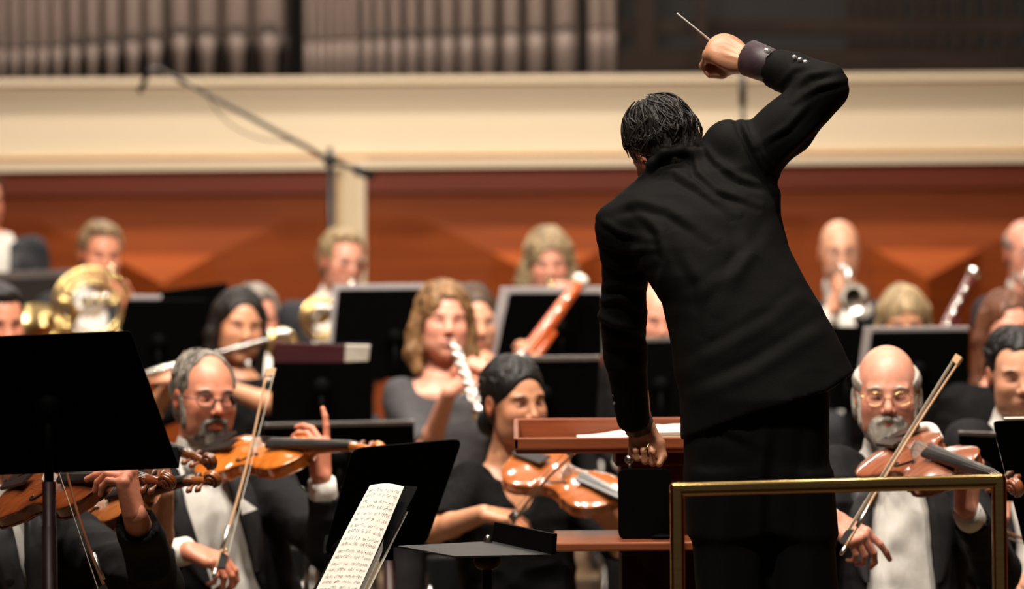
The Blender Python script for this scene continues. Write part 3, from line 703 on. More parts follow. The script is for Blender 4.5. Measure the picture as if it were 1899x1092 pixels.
# silver flute
root = empty('flute', a(270, 692, 14.7), 'bright silver flute of the dark-haired woman', 'flute')
p0, p1 = a(262, 696, 14.62), a(494, 633, 14.95)
ax = nrm(p1 - p0)
G().tube([p0, p0 + (p1 - p0) * .5, p1], .0118, 16).out('tube', M['silver'], root, True)
G().tube([p1 - ax * .004, p1 + ax * .006], .0112, 16).out('crown', M['silver'], root, True)
for t in (.10, .14, .18, .22, .27, .31, .36, .41, .45, .5):
    c = p0 + (p1 - p0) * t + np.array((0, -.006, .009)); G().disc(c, (0, -.3, 1), .0085, .004).out('key', M['silver'], root, True)
lp = p0 + (p1 - p0) * .76
G().ball(lp + np.array((0, 0, .008)), (.016, .012, .005), 8).out('lip_plate', M['silver'], root, True)
G().tube([p0 + ax * .05 + np.array((0, -.012, .004)), p0 + (p1 - p0) * .5 + np.array((0, -.012, .004))], .002, 6).out('key_rod', M['silver'], root, True)
G().tube([p0 + (p1 - p0) * .63 - ax * .01, p0 + (p1 - p0) * .63 + ax * .01], .0112, 16).out('tenon_ring', M['silver'], root, True)
# oboe with many silver keys
root = empty('oboe', a(843, 636, 14.05), 'silver-keyed woodwind played downwards by the curly-haired woman', 'oboe')
p0, p1 = a(843, 640, 14.12), a(890, 768, 13.62); ax = nrm(p1 - p0); sd = nrm(np.cross(ax, (0, 1, 0))); fr = np.cross(sd, ax)
if fr[1] > 0: fr = -fr
L = np.linalg.norm(p1 - p0)
G().tube([p0 - ax * .05, p0], [.0015, .003], 8).out('reed', M['hairbow'], root, True)
G().tube([p0, p0 + ax * .1, p0 + ax * (L - .07), p0 + ax * (L - .03), p1], [.011, .014, .017, .019, .025], 16).out('bore', M['silver'], root, True)
k = 0
t = .03
while t < L - .06:
    c = p0 + ax * t + fr * .019 + sd * (.008 * ((k % 3) - 1)); G().disc(c, nrm(fr + np.array((0, 0, .9))), .013 if k % 2 else .010, .005).out('key', M['silver'], root, True)
    t += .024; k += 1
for s in (-1, 1):
    G().tube([p0 + ax * .04 + sd * s * .013 + fr * .008, p0 + ax * (L - .08) + sd * s * .014 + fr * .008], .0024, 6).out('key_rod', M['silver'], root, True)
# bassoons
def bassoon(label, p0, p1, m, r=.026, ring=True):
    root = empty('bassoon', p0, label, 'bassoon'); ax = nrm(p1 - p0); L = np.linalg.norm(p1 - p0)
    sd = nrm(np.cross(ax, (0, 1, 0)))
    G().tube([p0, p0 + ax * .02, p0 + ax * (L * .45), p0 + ax * (L - .08), p1 - ax * .02], [r * .95, r, r * .95, r * .82, r * .9], 16).out('long_joint', m, root, True)
    G().tube([p0 - sd * r * 1.1, p0 - sd * r * 1.1 + ax * L * .4], [r * .6, r * .45], 12).out('wing_joint', m, root, True)
    G().tube([p0 - ax * .06, p0 + ax * .01], r * 1.12, 16).out('ferrule', M['silver'], root, True)
    G().tube([p1 - ax * .022, p1, p1 + ax * .008], [r * .95, r * 1.08, r * 1.0], 18).out('bell_ring', M['ivory'] if ring else M['silver'], root, True)
    for k in range(5):
        c = p0 + ax * (L * (.12 + .16 * k)) + np.array((0, -r * .95, 0)); G().disc(c, (0, -1, .3), .009, .006).out('key', M['silver'], root, True)
    G().tube([p0 + ax * .05 + np.array((0, -r * 1.05, 0)) + sd * .008, p0 + ax * L * .8 + np.array((0, -r * 1.0, 0)) + sd * .008], .0022, 6).out('key_rod', M['silver'], root, True)
    G().tube([p0 - ax * .06, p0 - ax * .32], [r * 1.15, r * 1.1], 14).out('boot_joint', m, root, True)
    return root
bassoon('orange-red bassoon slanting across a black stand, white bell ring', a(972, 664, 15.35), a(1077, 520, 15.55), M['bassoon'], .027)
bassoon('dark maroon bassoon rising between the blonde woman and right edge', a(1738, 640, 15.2), a(1806, 505, 15.35), M['bassoondark'], .023, False)
# french horns: coils, bell, leadpipe
def ring(c, nv, r, tr, frac=1., start=0., n=40, sq=1.):
    nv = nrm(nv); u = nrm(np.cross(nv, (0, 0, 1.))) if abs(nv[2]) < .9 else nrm(np.cross(nv, (1., 0, 0))); w = np.cross(nv, u)
    return [c + r * (math.cos(start + 2 * math.pi * frac * k / n) * u + sq * math.sin(start + 2 * math.pi * frac * k / n) * w) for k in range(n + 1)]
def horn(label, c, mouth, Y, s=1., m=None, bell=True):
    m = m or M['goldbrass']
    c = np.asarray(c, float); root = empty('french_horn', c, label, 'french horn')
    nv = nrm((.35, -1, .15))
    for k, (r, tr, off) in enumerate(((.135, .0065, 0), (.118, .006, .012), (.100, .006, -.01), (.085, .0055, .02))):
        G().tube(ring(c + nv * off, nv, r * s, tr), tr, 8, False).out('tubing', m, root, True)
    u = nrm(np.cross(nv, (0, 0, 1.)))
    for k in range(5):
        p = c + u * (-.06 + .02 * k) * s + np.array((0, -.02, .0))
        G().tube([p + np.array((.05 * s, 0, .05 * s)), p + np.array((-.05 * s, 0, -.03 * s))], .0055, 8).out('slide', m, root, True)
    for k in range(3):
        p = c + u * (-.045 + .035 * k) * s + np.array((0, -.03, .02))
        G().tube([p, p + np.array((0, -.012, .035))], .014, 12).out('valve', M['silver'], root, True)
    bc = c + np.array((-.11 * s, .05, -.06 * s)); bd = nrm((-.45, .9, -.25))
    if bell:
        G().tube([bc - bd * .02, bc + bd * .08, bc + bd * .14, bc + bd * .18, bc + bd * .205], [.018, .030, .055, .10, .145], 24, False).out('bell', m, root, True)
        G().tube(bez([c + np.array((.03, .0, -.135 * s)), c + np.array((-.06 * s, .0, -.15 * s)), c + np.array((-.13 * s, .0, -.11 * s)), bc]), [.010 + .010 * i / 36 for i in range(37)], 12).out('bell_branch', m, root, True)
        G().tube(ring(c + np.array((-.10 * s, -.03, -.02)), (.2, -1, 0), .045 * s, .016, .8), .015, 10).out('bell_bend', m, root, True)
    mouth = np.asarray(mouth, float)
    q = c + np.array((.06 * s, -.02, .11 * s))
    pts = bez([mouth + nrm(q - mouth) * .0, mouth + (q - mouth) * .5, q, c + np.array((.11 * s, 0, .06 * s))], 8)
    G().tube(pts, [.013 if i < 2 else (.0045 + .00008 * i) for i in range(len(pts))], 10).out('leadpipe', m, root, True)
    G().tube([mouth, mouth + nrm(q - mouth) * .035], [.014, .006], 12).out('mouthpiece', M['silver'], root, True)
    return root
horn('gold french horn held before the first blond man at left', a(172, 572, 17.15), a(207, 497, 17.35), 17.2, 1.15)
horn('gold french horn under the grey-blond man beside the cream post', a(597, 592, 17.25), a(655, 523, 17.4), 17.3, .6, bell=False)
horn('small brass coil glimpsed behind the flutist', a(524, 640, 16.1), a(490, 615, 16.2), 16.2, .42, bell=False)
# trumpets
def trumpet(label, mouth, bellc, vdown=(0, 0, -1), m=None):
    mouth = np.asarray(mouth, float); bellc = np.asarray(bellc, float); ax = nrm(bellc - mouth); L = np.linalg.norm(bellc - mouth)
    root = empty('trumpet', mouth, label, 'trumpet'); m = m or M['silver']
    d = np.asarray(vdown, float); d = nrm(d - ax * d.dot(ax))
    G().tube([bellc - ax * .22, bellc - ax * .12, bellc - ax * .06, bellc - ax * .025, bellc - ax * .008, bellc], [.008, .012, .020, .034, .048, .060], 28, False).out('bell', m, root, True)
    G().tube([bellc - ax * .40, bellc - ax * .2], .0075, 10).out('bell_tube', m, root, True)
    G().tube([mouth, mouth + ax * .02, mouth + ax * .08, mouth + ax * (L * .72)], [.0135, .006, .0055, .006], 12).out('leadpipe', m, root, True)
    e = mouth + ax * (L * .72)
    G().tube(bez([e, e + ax * .03 + d * .02, e + ax * .03 + d * .05, e + d * .065, e - ax * .2 + d * .065], 6), .006, 10).out('tuning_slide', m, root, True)
    for k in range(3):
        p = mouth + ax * (L * .42 + .026 * k)
        G().tube([p - d * .05, p + d * .075], .0095, 12).out('valve', m, root, True)
    return root
trumpet('silver trumpet of the bald man, bell facing forward', a(1560, 492, 17.35), a(1584, 553, 16.92))
trumpet('brass trumpet of the curly blonde woman, only its mouthpiece above the stand', a(1018, 522, 17.35), a(1024, 580, 16.9), m=M['goldbrass'])
trumpet('trumpet of the bald man at the right edge', a(1884, 512, 17.35), a(1930, 540, 16.92))
# baton
root = empty('baton', a(1322, 80, 10.18), 'white conductor baton pointing up left from the raised fist', 'baton')
G().tube([a(1256, 25, 10.22), a(1312, 71, 10.285), a(1330, 86, 10.31)], [.0015, .0026, .003], 8).out('shaft', M['white'], root, True)
G().ball(a(1336, 92, 10.31), (.012, .012, .012), 8).out('handle', M['ivory'], root, True)
# ================================================================ surface sculpting: fields of rounded solids, polygonised
def vnoise(P, seed=0):
    """smooth value noise in [-1,1] at points P (n,3)"""
    i = np.floor(P).astype(np.int64); f = P - i; f = f * f * (3 - 2 * f)
    def h(a, b, c):
        n = (a * 374761393 + b * 668265263 + c * 2147483647 + seed * 1274126177) & 0xffffffff
        n = ((n ^ (n >> 13)) * 1274126177) & 0xffffffff
        return ((n ^ (n >> 16)) & 0xffff) / 32767.5 - 1
    r = 0
    for dx in (0, 1):
        wx = f[:, 0] if dx else 1 - f[:, 0]
        for dy in (0, 1):
            wy = f[:, 1] if dy else 1 - f[:, 1]
            for dz in (0, 1):
                wz = f[:, 2] if dz else 1 - f[:, 2]
                r = r + wx * wy * wz * h(i[:, 0] + dx, i[:, 1] + dy, i[:, 2] + dz)
    return r
class SDF:
    def __init__(s, lo, hi, h, col=None):
        s.lo = np.asarray(lo, float); s.h = h
        s.n = np.ceil((np.asarray(hi, float) - s.lo) / h).astype(int) + 1
        s.D = np.full(s.n, 1.0, np.float32)
        s.C = None if col is None else np.zeros((*s.n, 3), np.float32) + np.asarray(col, np.float32)
    def _blk(s, lo, hi):
        a = np.clip(np.floor((np.asarray(lo) - s.lo) / s.h).astype(int), 0, s.n - 1)
        b = np.clip(np.ceil((np.asarray(hi) - s.lo) / s.h).astype(int) + 1, 0, s.n)
        if np.any(b <= a): return None
        sl = tuple(slice(x, y) for x, y in zip(a, b))
        ax = [s.lo[i] + s.h * np.arange(a[i], b[i]) for i in range(3)]
        X, Y, Z = np.meshgrid(*ax, indexing='ij')
        return sl, np.stack([X, Y, Z], -1)
    def _mix(s, sl, d, k, col, op):
        D = s.D[sl]
        if op == 'sub': d = -d
        sg = -1 if op in ('sub', 'int') else 1
        a = sg * d; b = sg * D
        if k > 0:
            h = np.clip(.5 + .5 * (b - a) / k, 0, 1); r = b * (1 - h) + a * h - k * h * (1 - h)
        else:
            h = (a < b).astype(np.float32); r = np.minimum(a, b)
        if op != 'paint': s.D[sl] = (sg * r).astype(np.float32)
        if s.C is not None and col is not None:
            if op == 'paint': h = np.clip(.5 - d / max(k, 1e-4), 0, 1)
            s.C[sl] = s.C[sl] * (1 - h[..., None]) + np.asarray(col) * h[..., None]
    def cap(s, a, b, ra, rb=None, k=.01, col=None, op='add'):
        rb = ra if rb is None else rb
        a = np.asarray(a, float); b = np.asarray(b, float); m = max(ra, rb) + k + 2.5 * s.h
        t_ = s._blk(np.minimum(a, b) - m, np.maximum(a, b) + m)
        if t_ is None: return s
        sl, P = t_; ba = b - a
        t = np.clip(((P - a) @ ba) / (ba @ ba + 1e-12), 0, 1)
        d = np.linalg.norm(P - a - t[..., None] * ba, axis=-1) - (ra + t * (rb - ra))
        s._mix(sl, d, k, col, op); return s
    def path(s, pts, rs, k=.01, col=None, op='add'):
        for i in range(len(pts) - 1): s.cap(pts[i], pts[i + 1], rs[i], rs[i + 1], k, col, op)
        return s
    def ell(s, c, r, k=.01, col=None, op='add', R=None):
        c = np.asarray(c, float); r = np.ones(3) * r if not hasattr(r, '__len__') else np.asarray(r, float)
        m = (r if R is None else np.ones(3) * r.max()) + k + 2.5 * s.h
        t_ = s._blk(c - m, c + m)
        if t_ is None: return s
        sl, P = t_; q = P - c
        if R is not None: q = q @ np.asarray(R)      # columns of R = local axes
        k0 = np.linalg.norm(q / r, axis=-1); k1 = np.linalg.norm(q / r ** 2, axis=-1) + 1e-9
        s._mix(sl, k0 * (k0 - 1) / k1, k, col, op); return s
    def fn(s, lo, hi, f, k=.01, col=None, op='add'):
        t_ = s._blk(lo, hi)
        if t_ is None: return s
        sl, P = t_; s._mix(sl, f(P), k, col, op); return s
    def mesh(s):
        D = s.D; S = D < 0
        nx, ny, nz = D.shape
        c = [S[dx:nx - 1 + dx, dy:ny - 1 + dy, dz:nz - 1 + dz] for dx in (0, 1) for dy in (0, 1) for dz in (0, 1)]
        al = np.logical_and.reduce(c); an = np.logical_or.reduce(c); act = an & ~al
        idx = np.argwhere(act)
        if len(idx) == 0: return np.zeros((0, 3)), np.zeros((0, 4), int), None
        I, J, K = idx.T
        pos = np.zeros((len(idx), 3)); cnt = np.zeros(len(idx))
        offs = [(a, b, c_) for a in (0, 1) for b in (0, 1) for c_ in (0, 1)]
        vals = {o: D[I + o[0], J + o[1], K + o[2]] for o in offs}
        for o in offs:
            for ax in range(3):
                if o[ax] == 0:
                    o2 = tuple(1 if i == ax else o[i] for i in range(3))
                    d0, d1 = vals[o], vals[o2]; cr_ = (d0 < 0) != (d1 < 0)
                    t = np.where(cr_, d0 / (d0 - d1 + 1e-12), 0)
                    p = np.array(o, float) + np.outer(t, np.array(o2) - np.array(o))
                    pos += p * cr_[:, None]; cnt += cr_
        pos = pos / cnt[:, None]
        V = s.lo + s.h * (idx + pos)
        vid = np.full(act.shape, -1, np.int64); vid[I, J, K] = np.arange(len(idx))
        Q = []
        for ax in range(3):
            u, v = (ax + 1) % 3, (ax + 2) % 3
            a = [slice(None)] * 3; b = [slice(None)] * 3; a[ax] = slice(0, -1); b[ax] = slice(1, None)
            cr_ = S[tuple(a)] != S[tuple(b)]
            E = np.argwhere(cr_); E = E[(E[:, u] > 0) & (E[:, v] > 0) & (E[:, u] < s.n[u] - 1) & (E[:, v] < s.n[v] - 1)]
            if len(E) == 0: continue
            ins = S[E[:, 0], E[:, 1], E[:, 2]]
            def cell(du, dv):
                q = E.copy(); q[:, u] += du; q[:, v] += dv; return vid[q[:, 0], q[:, 1], q[:, 2]]
            q = np.stack([cell(-1, -1), cell(0, -1), cell(0, 0), cell(-1, 0)], 1)
            q[~ins] = q[~ins][:, ::-1]
            Q.append(q)
        Q = np.concatenate(Q); Q = Q[(Q >= 0).all(1)]
        C = None
        if s.C is not None: C = s.C[np.minimum(I + (pos[:, 0] > .5), nx - 1), np.minimum(J + (pos[:, 1] > .5), ny - 1), np.minimum(K + (pos[:, 2] > .5), nz - 1)]
        return V, Q, C
def vnormals(V, Q):
    a, b, c, d = (V[Q[:, i]] for i in range(4)); n = np.cross(c - a, d - b)
    N = np.zeros_like(V)
    for i in range(4): np.add.at(N, Q[:, i], n)
    return N / (np.linalg.norm(N, axis=1, keepdims=True) + 1e-12)
def relax(V, Q, it=1, lam=.5):
    for _ in range(it):
        S_ = np.zeros_like(V); c = np.zeros(len(V))
        for i in range(4):
            for j in (1, 3):
                np.add.at(S_, Q[:, i], V[Q[:, (i + j) % 4]]); np.add.at(c, Q[:, i], 1)
        V = V * (1 - lam) + lam * S_ / np.maximum(c, 1)[:, None]
    return V
def join(parts):
    Vs, Qs, Cs, n = [], [], [], 0
    for V, Q, C in parts:
        if len(V) == 0: continue
        Vs.append(V); Qs.append(Q + n); n += len(V)
        Cs.append(C if C is not None else np.ones((len(V), 3)) * .5)
    return np.concatenate(Vs), np.concatenate(Qs), np.concatenate(Cs)

# ---------------------------------------------------------------- heads
HAIR = {'dark': (.012, .008, .0065), 'black': (.007, .0055, .005), 'grey': (.22, .19, .16), 'white': (.50, .46, .40), 'blond': (.36, .22, .09), 'sandy': (.26, .17, .09),
        'light': (.36, .26, .14), 'auburn': (.13, .045, .02), 'brown': (.07, .038, .02), 'honey': (.24, .125, .05), 'saltpepper': (.055, .047, .043)}
SKIN = {'fair': (.68, .35, .22), 'pink': (.70, .32, .22), 'tan': (.54, .255, .14), 'brown': (.42, .19, .11), 'ruddy': (.63, .255, .155)}
def head_matrix(yaw, pitch, roll):
    """yaw>0: face turns to picture right, pitch>0: looks down, roll>0: crown tips to picture right; degrees. yaw 0 faces the camera"""
    y, p, r = (math.radians(v) for v in (yaw, pitch, roll))
    f = np.array([math.sin(y) * math.cos(p), -math.cos(y) * math.cos(p), -math.sin(p)])
    up = np.array([0, 0, 1.]); up = nrm(up - f * f.dot(up)); x = np.cross(f, up)
    cz, sz = math.cos(r), math.sin(r)
    # roll about forward: picture-right tip
    up2 = cz * up - sz * x * (1 if True else 1)
    x2 = np.cross(f, up2)
    return np.stack([x2, f, up2], 1)
def head_field(skin, h=.003, female=False, brow=(.05, .03, .02), jaw=1., beardshade=None, lid=.5, neck=True, puff=0.):
    sk = np.array(skin)
    F = SDF((-.105, -.14, -.24), (.105, .15, .16), h, sk)
    j = .95 if female else 1.
    F.ell((0, -.014, .044), (.0725, .094, .083), 0, sk)
    F.ell((0, .022, .020), (.064, .070, .072), .02, sk)
    F.ell((0, .024, -.030), (.0590 * j, .066, .070), .03, sk)
    F.ell((0, .030, -.070), (.046 * j * jaw, .050, .040), .03, sk)
    F.ell((0, .068, -.098), (.021 * j, .016, .015), .022, sk)
    for sx in (-1, 1):
        F.ell((sx * .040, .062, -.024), (.020, .018, .020), .030, sk * np.array((1.04, .88, .86)))
        F.cap((sx * .012, .084, .026), (sx * .042, .072, .025), .007 if not female else .005, .006, .016, sk)
        F.ell((sx * .032, .0965, .004), (.0165, .0125, .0095), .014, sk * np.array((.86, .76, .78)), op='sub')  # socket hollow tinted darker, shade painted into the skin
        F.ell((sx * .046, .034, -.066), (.012 + puff, .03, .026), .03, sk)
    F.cap((0, .085, .018), (0, .103, -.020), .0065, .0095, .012, sk)
    F.ell((0, .1065, -.027), (.0100, .0095, .0088), .008, sk * np.array((1.05, .86, .84)))
    for sx in (-1, 1):
        F.ell((sx * .0115, .0965, -.0315), (.0068, .0095, .007), .006, sk)
        F.ell((sx * .0060, .1045, -.0395), (.003, .0045, .0035), .002, sk * .35, op='sub')
        F.ell((sx * .031, .0745, .0045), (.0140, .0118, .0115), .003, sk)
        if lid < .9:
            F.ell((sx * .031, .0865, .0035), (.0105, .006, .0045 - .0015 * lid), .001, (.55, .47, .42), op='paint'); F.ell((sx * .030, .0880, .0035), (.0064, .006, .0058 - .0012 * lid), .001, (.03, .018, .012), op='paint')
        F.ell((sx * .031, .0865, .010), (.014, .008, .005), .004, sk * np.array((.62, .48, .46)), op='paint')  # painted shade under the brow
        F.cap((sx * .020, .0868, .0075 - .006 * lid), (sx * .0425, .0790, .0065 - .006 * lid), .0024, .0022, .001, (.035, .018, .012))
        F.cap((sx * .014, .0900, .0255), (sx * .030, .0895, .0285), .0042 if not female else .003, .004 if not female else .0028, .002, brow)
        F.cap((sx * .030, .0895, .0285), (sx * .048, .0785, .0250), .004 if not female else .0028, .002, .002, brow)
    lc = np.array((.50, .17, .14)) if female else sk * np.array((.84, .62, .6))
    F.ell((0, .078, -.062), (.026, .016, .019), .014, sk)
    F.ell((0, .0925, -.0600), (.0185, .0055, .0042), .004, lc); F.ell((0, .0915, -.0700), (.0160, .006, .0055), .003, lc); F.ell((0, .094, -.065), (.0195, .008, .0085), .003, lc, op='paint')
    F.cap((-.020, .0935, -.0648), (.020, .0935, -.0648), .0018, .0014, .002, sk * .42, op='sub')
    for sx in (-1, 1):
        F.ell((sx * .0745, -.008, -.002), (.0075, .017, .030), .007, sk * np.array((1.0, .78, .74)))
        F.ell((sx * .081, -.002, .002), (.005, .008, .015), .003, sk * np.array((.82, .55, .5)), op='sub')
    if beardshade is not None:
        F.ell((0, .06, -.085), (.055, .06, .045), .03, beardshade, op='paint')
    if neck:
        nr = .047 if female else .056
        F.path([(0, -.022, -.06), (0, -.036, -.14), (0, -.05, -.235)], [nr * .95, nr * .95, nr * 1.15], .02, sk)
    return F
def to_world(V, R, c): return V @ R.T + np.asarray(c)
def strand(V, N, R_, amp, fr=(95, 12, 30), seed=1):
    """displace along normals with grooves; V in head space"""
    n = vnoise(V * np.array(fr), seed) * .6 + vnoise(V * np.array(fr) * 2.1, seed + 1) * .4
    return V + N * (amp * n)[:, None]
def hair_field(kind, h=.0035):
    F = SDF((-.17, -.19, -.34), (.17, .15, .17), h)
    G_ = 0
    sk = lambda e, c=(0, -.014, .044), r=(.0725, .094, .083): F.ell(c, tuple(v + e for v in r), 0)
    if kind in ('short', 'receding', 'slick', 'messy', 'crop'):
        e = {'short': .009, 'receding': .006, 'slick': .007, 'messy': .014, 'crop': .008}[kind]
        sk(e); F.ell((0, -.05, -.02), (.068, .055, .070), .02)
        if kind == 'messy': F.ell((0, .025, .115), (.055, .045, .03), .02)
        if kind in ('short',): F.ell((.01, .035, .105), (.055, .04, .028), .02)
        # face opening
        zt = {'short': .090, 'receding': .106, 'slick': .088, 'messy': .075, 'crop': .09}[kind]
        F.ell((0, .105, zt - .115), (.066, .085, .115), .010, op='sub')
        for sx in (-1, 1): F.ell((sx * .040, .10, zt - .045), (.032, .075, .05), .010, op='sub')
        F.ell((0, .07, -.11), (.12, .10, .075), .010, op='sub')
        if kind == 'receding': F.ell((0, .10, .075), (.050, .085, .07), .012, op='sub')
        F.fn((-.17, -.19, -.34), (.17, .15, -.0), lambda P: (P[..., 2] + .075) * -1 * -1 if False else -(P[..., 2] + .072 - .35 * np.minimum(P[..., 1], .0) * 0), .01, op='int') if False else None
        F.fn((-.17, -.19, -.34), (.17, .15, .17), lambda P: -(P[..., 2] + .07), .006, op='int')
        for sx in (-1, 1): F.ell((sx * .088, .0, -.006), (.022, .022, .036), .004, op='sub')
    elif kind in ('fringe', 'whitefringe'):
        sk(.009); F.ell((0, -.05, -.02), (.066, .052, .066), .02)
        F.ell((0, .03, .10), (.088, .13, .085), .012, op='sub')
        F.ell((0, .13, -.02), (.12, .105, .14), .010, op='sub')
        F.fn((-.17, -.19, -.34), (.17, .15, .17), lambda P: -(P[..., 2] + .065), .006, op='int')
        for sx in (-1, 1): F.ell((sx * .088, .003, -.008), (.022, .020, .034), .004, op='sub')
        if kind == 'whitefringe':
            for sx in (-1, 1): F.ell((sx * .076, -.026, -.012), (.014, .026, .05), .01); F.ell((sx * .074, -.004, .040), (.012, .022, .024), .01)
            for sx in (-1, 1): F.ell((sx * .090, .004, -.004), (.018, .017, .03), .003, op='sub')
    elif kind == 'bun':
        sk(.010); F.ell((0, -.05, -.01), (.064, .055, .06), .02)
        F.ell((0, .105, -.035), (.066, .075, .115), .014, op='sub')
        F.fn((-.17, -.19, -.34), (.17, .15, .17), lambda P: -(P[..., 2] + .055 - np.clip(-P[..., 1], 0, .2) * -.2), .008, op='int')
        for sx in (-1, 1): F.ell((sx * .088, .0, -.006), (.022, .022, .036), .004, op='sub')
        F.ell((.0, -.115, -.062), (.045, .038, .042), .012)
    elif kind in ('long', 'longwave', 'bob', 'curly', 'bangs'):
        e = {'long': .010, 'longwave': .010, 'bob': .016, 'curly': .020, 'bangs': .012}[kind]
        sk(e)
        ln = {'long': -.29, 'longwave': -.29, 'bob': -.15, 'curly': -.13, 'bangs': -.12}[kind]
        wd = {'long': .024, 'longwave': .028, 'bob': .030, 'curly': .032, 'bangs': .020}[kind]
        for sx in (-1, 1):
            F.path([(sx * .066, -.010, .05), (sx * .084, -.012, -.03), (sx * (.088 + (wd - .03)), -.01, ln * .6), (sx * (.080 + (wd - .03) * .5), .005, ln)], [.03, wd, wd * 1.1, wd * .7], .02)
        F.path([(0, -.06, .02), (0, -.085, -.06), (0, -.09, ln * .9)], [.06, .06, .05], .03)
        zt = {'long': .094, 'longwave': .090, 'bob': .088, 'curly': .080, 'bangs': .062}[kind]
        F.ell((.006 if kind == 'long' else -.008, .12, zt - .12), (.0655, .10, .122), .008, op='sub')
        F.ell((0, .07, -.13), (.055, .08, .10), .010, op='sub')
    return F
def beard_field(kind, h=.003):
    F = SDF((-.1, -.06, -.17), (.1, .14, .05), h)
    th = {'full': .015, 'trim': .009}[kind]
    F.ell((0, .028, -.066), (.050 + th, .052 + th, .045 + th * 1.3), .0); F.ell((0, .022, -.040), (.0585 + th * .65, .064 + th * .4, .066), .01)
    F.ell((0, .068, -.104), (.024 + th, .020 + th * .7, .019 + th * 1.4), .02)
    for sx in (-1, 1): F.cap((sx * .067, .006, .006), (sx * .056, .028, -.06), .010, .017, .012)
    F.ell((0, .115, -.008), (.050, .058, .034), .008, op='sub')
    F.cap((-.024, .086, -.056), (0, .097, -.0475), .0075, .009, .004); F.cap((.024, .086, -.056), (0, .097, -.0475), .0075, .009, .004)
    for sx in (-1, 1): F.cap((sx * .026, .084, -.056), (sx * .030, .075, -.085), .009, .011, .006)     # cheeks / nose open
    F.ell((0, .108, -.0650), (.0125, .014, .0032), .002, op='sub')      # mouth
    F.fn((-.1, -.06, -.17), (.1, .14, .05), lambda P: -(P[..., 1] + .006), .006, op='int')
    return F
# ---------------------------------------------------------------- hands
def hand(F, W_, d, n, right, curls=(.5, .5, .5, .5), col=None, k=.006, spread=.0, thumb=(.5, .3), s=1., thcurl=.4, idx_out=None):
    """W_ wrist, d towards the knuckles, n palm normal; curls = bend per finger in radians per joint; thumb=(side, palmward)"""
    d = nrm(d); n = np.asarray(n, float); n = nrm(n - d * d.dot(n)); sd = np.cross(d, n) * (1 if right else -1)
    W_ = np.asarray(W_, float)
    off = (.029, .0095, -.0095, -.027); ml = (.088, .090, .085, .077)
    ph = ((.043, .026, .021), (.047, .030, .022), (.043, .028, .021), (.034, .021, .019)); rr_ = (.0092, .0094, .0088, .0078)
    for i in range(4):
        b = W_ + s * (sd * off[i] * .55 + d * .008); kn = W_ + s * (d * ml[i] + sd * off[i])
        F.cap(b, kn, .0155 * s, .0118 * s, k * 1.6, col)
        F.cap(b + n * .008 * s, kn + n * .006 * s - d * .01 * s, .012 * s, .010 * s, k * 1.6, col)
        F.ell(kn - n * .004 * s, .0098 * s, k, col)
        a = 0.; p = kn; dd0 = nrm(d + sd * spread * (1.5 - i) * .5)
        for jn in range(3):
            c_ = curls[i] if not hasattr(curls[i], '__len__') else curls[i][jn]
            a += c_; v = math.cos(a) * dd0 + math.sin(a) * n
            q = p + v * ph[i][jn] * s; r0 = rr_[i] * s * (1, .93, .85)[jn]; r1 = rr_[i] * s * (.93, .85, .72)[jn]
            F.cap(p, q, r0, r1, k * .5 if jn else k, col); p = q
    # thumb leaves the side of the palm near its base
    t0 = W_ + s * (d * .018 + sd * .020 + n * .006); t1 = W_ + s * (d * .048 + sd * (.034 + .016 * thumb[0]) + n * (.008 + .022 * thumb[1]))
    F.cap(t0, t1, .0165 * s, .0125 * s, k * 1.6, col)
    v = nrm(d * (1.0 - .3 * thumb[0]) + sd * (.6 * thumb[0] - .1) + n * (.5 * thumb[1])); t2 = t1 + v * .034 * s
    F.cap(t1, t2, .0120 * s, .0100 * s, k, col)
    v = nrm(v + (-sd * .9 + n * .4) * thcurl); t3 = t2 + v * .026 * s
    F.cap(t2, t3, .0100 * s, .0078 * s, k * .6, col)
    return F
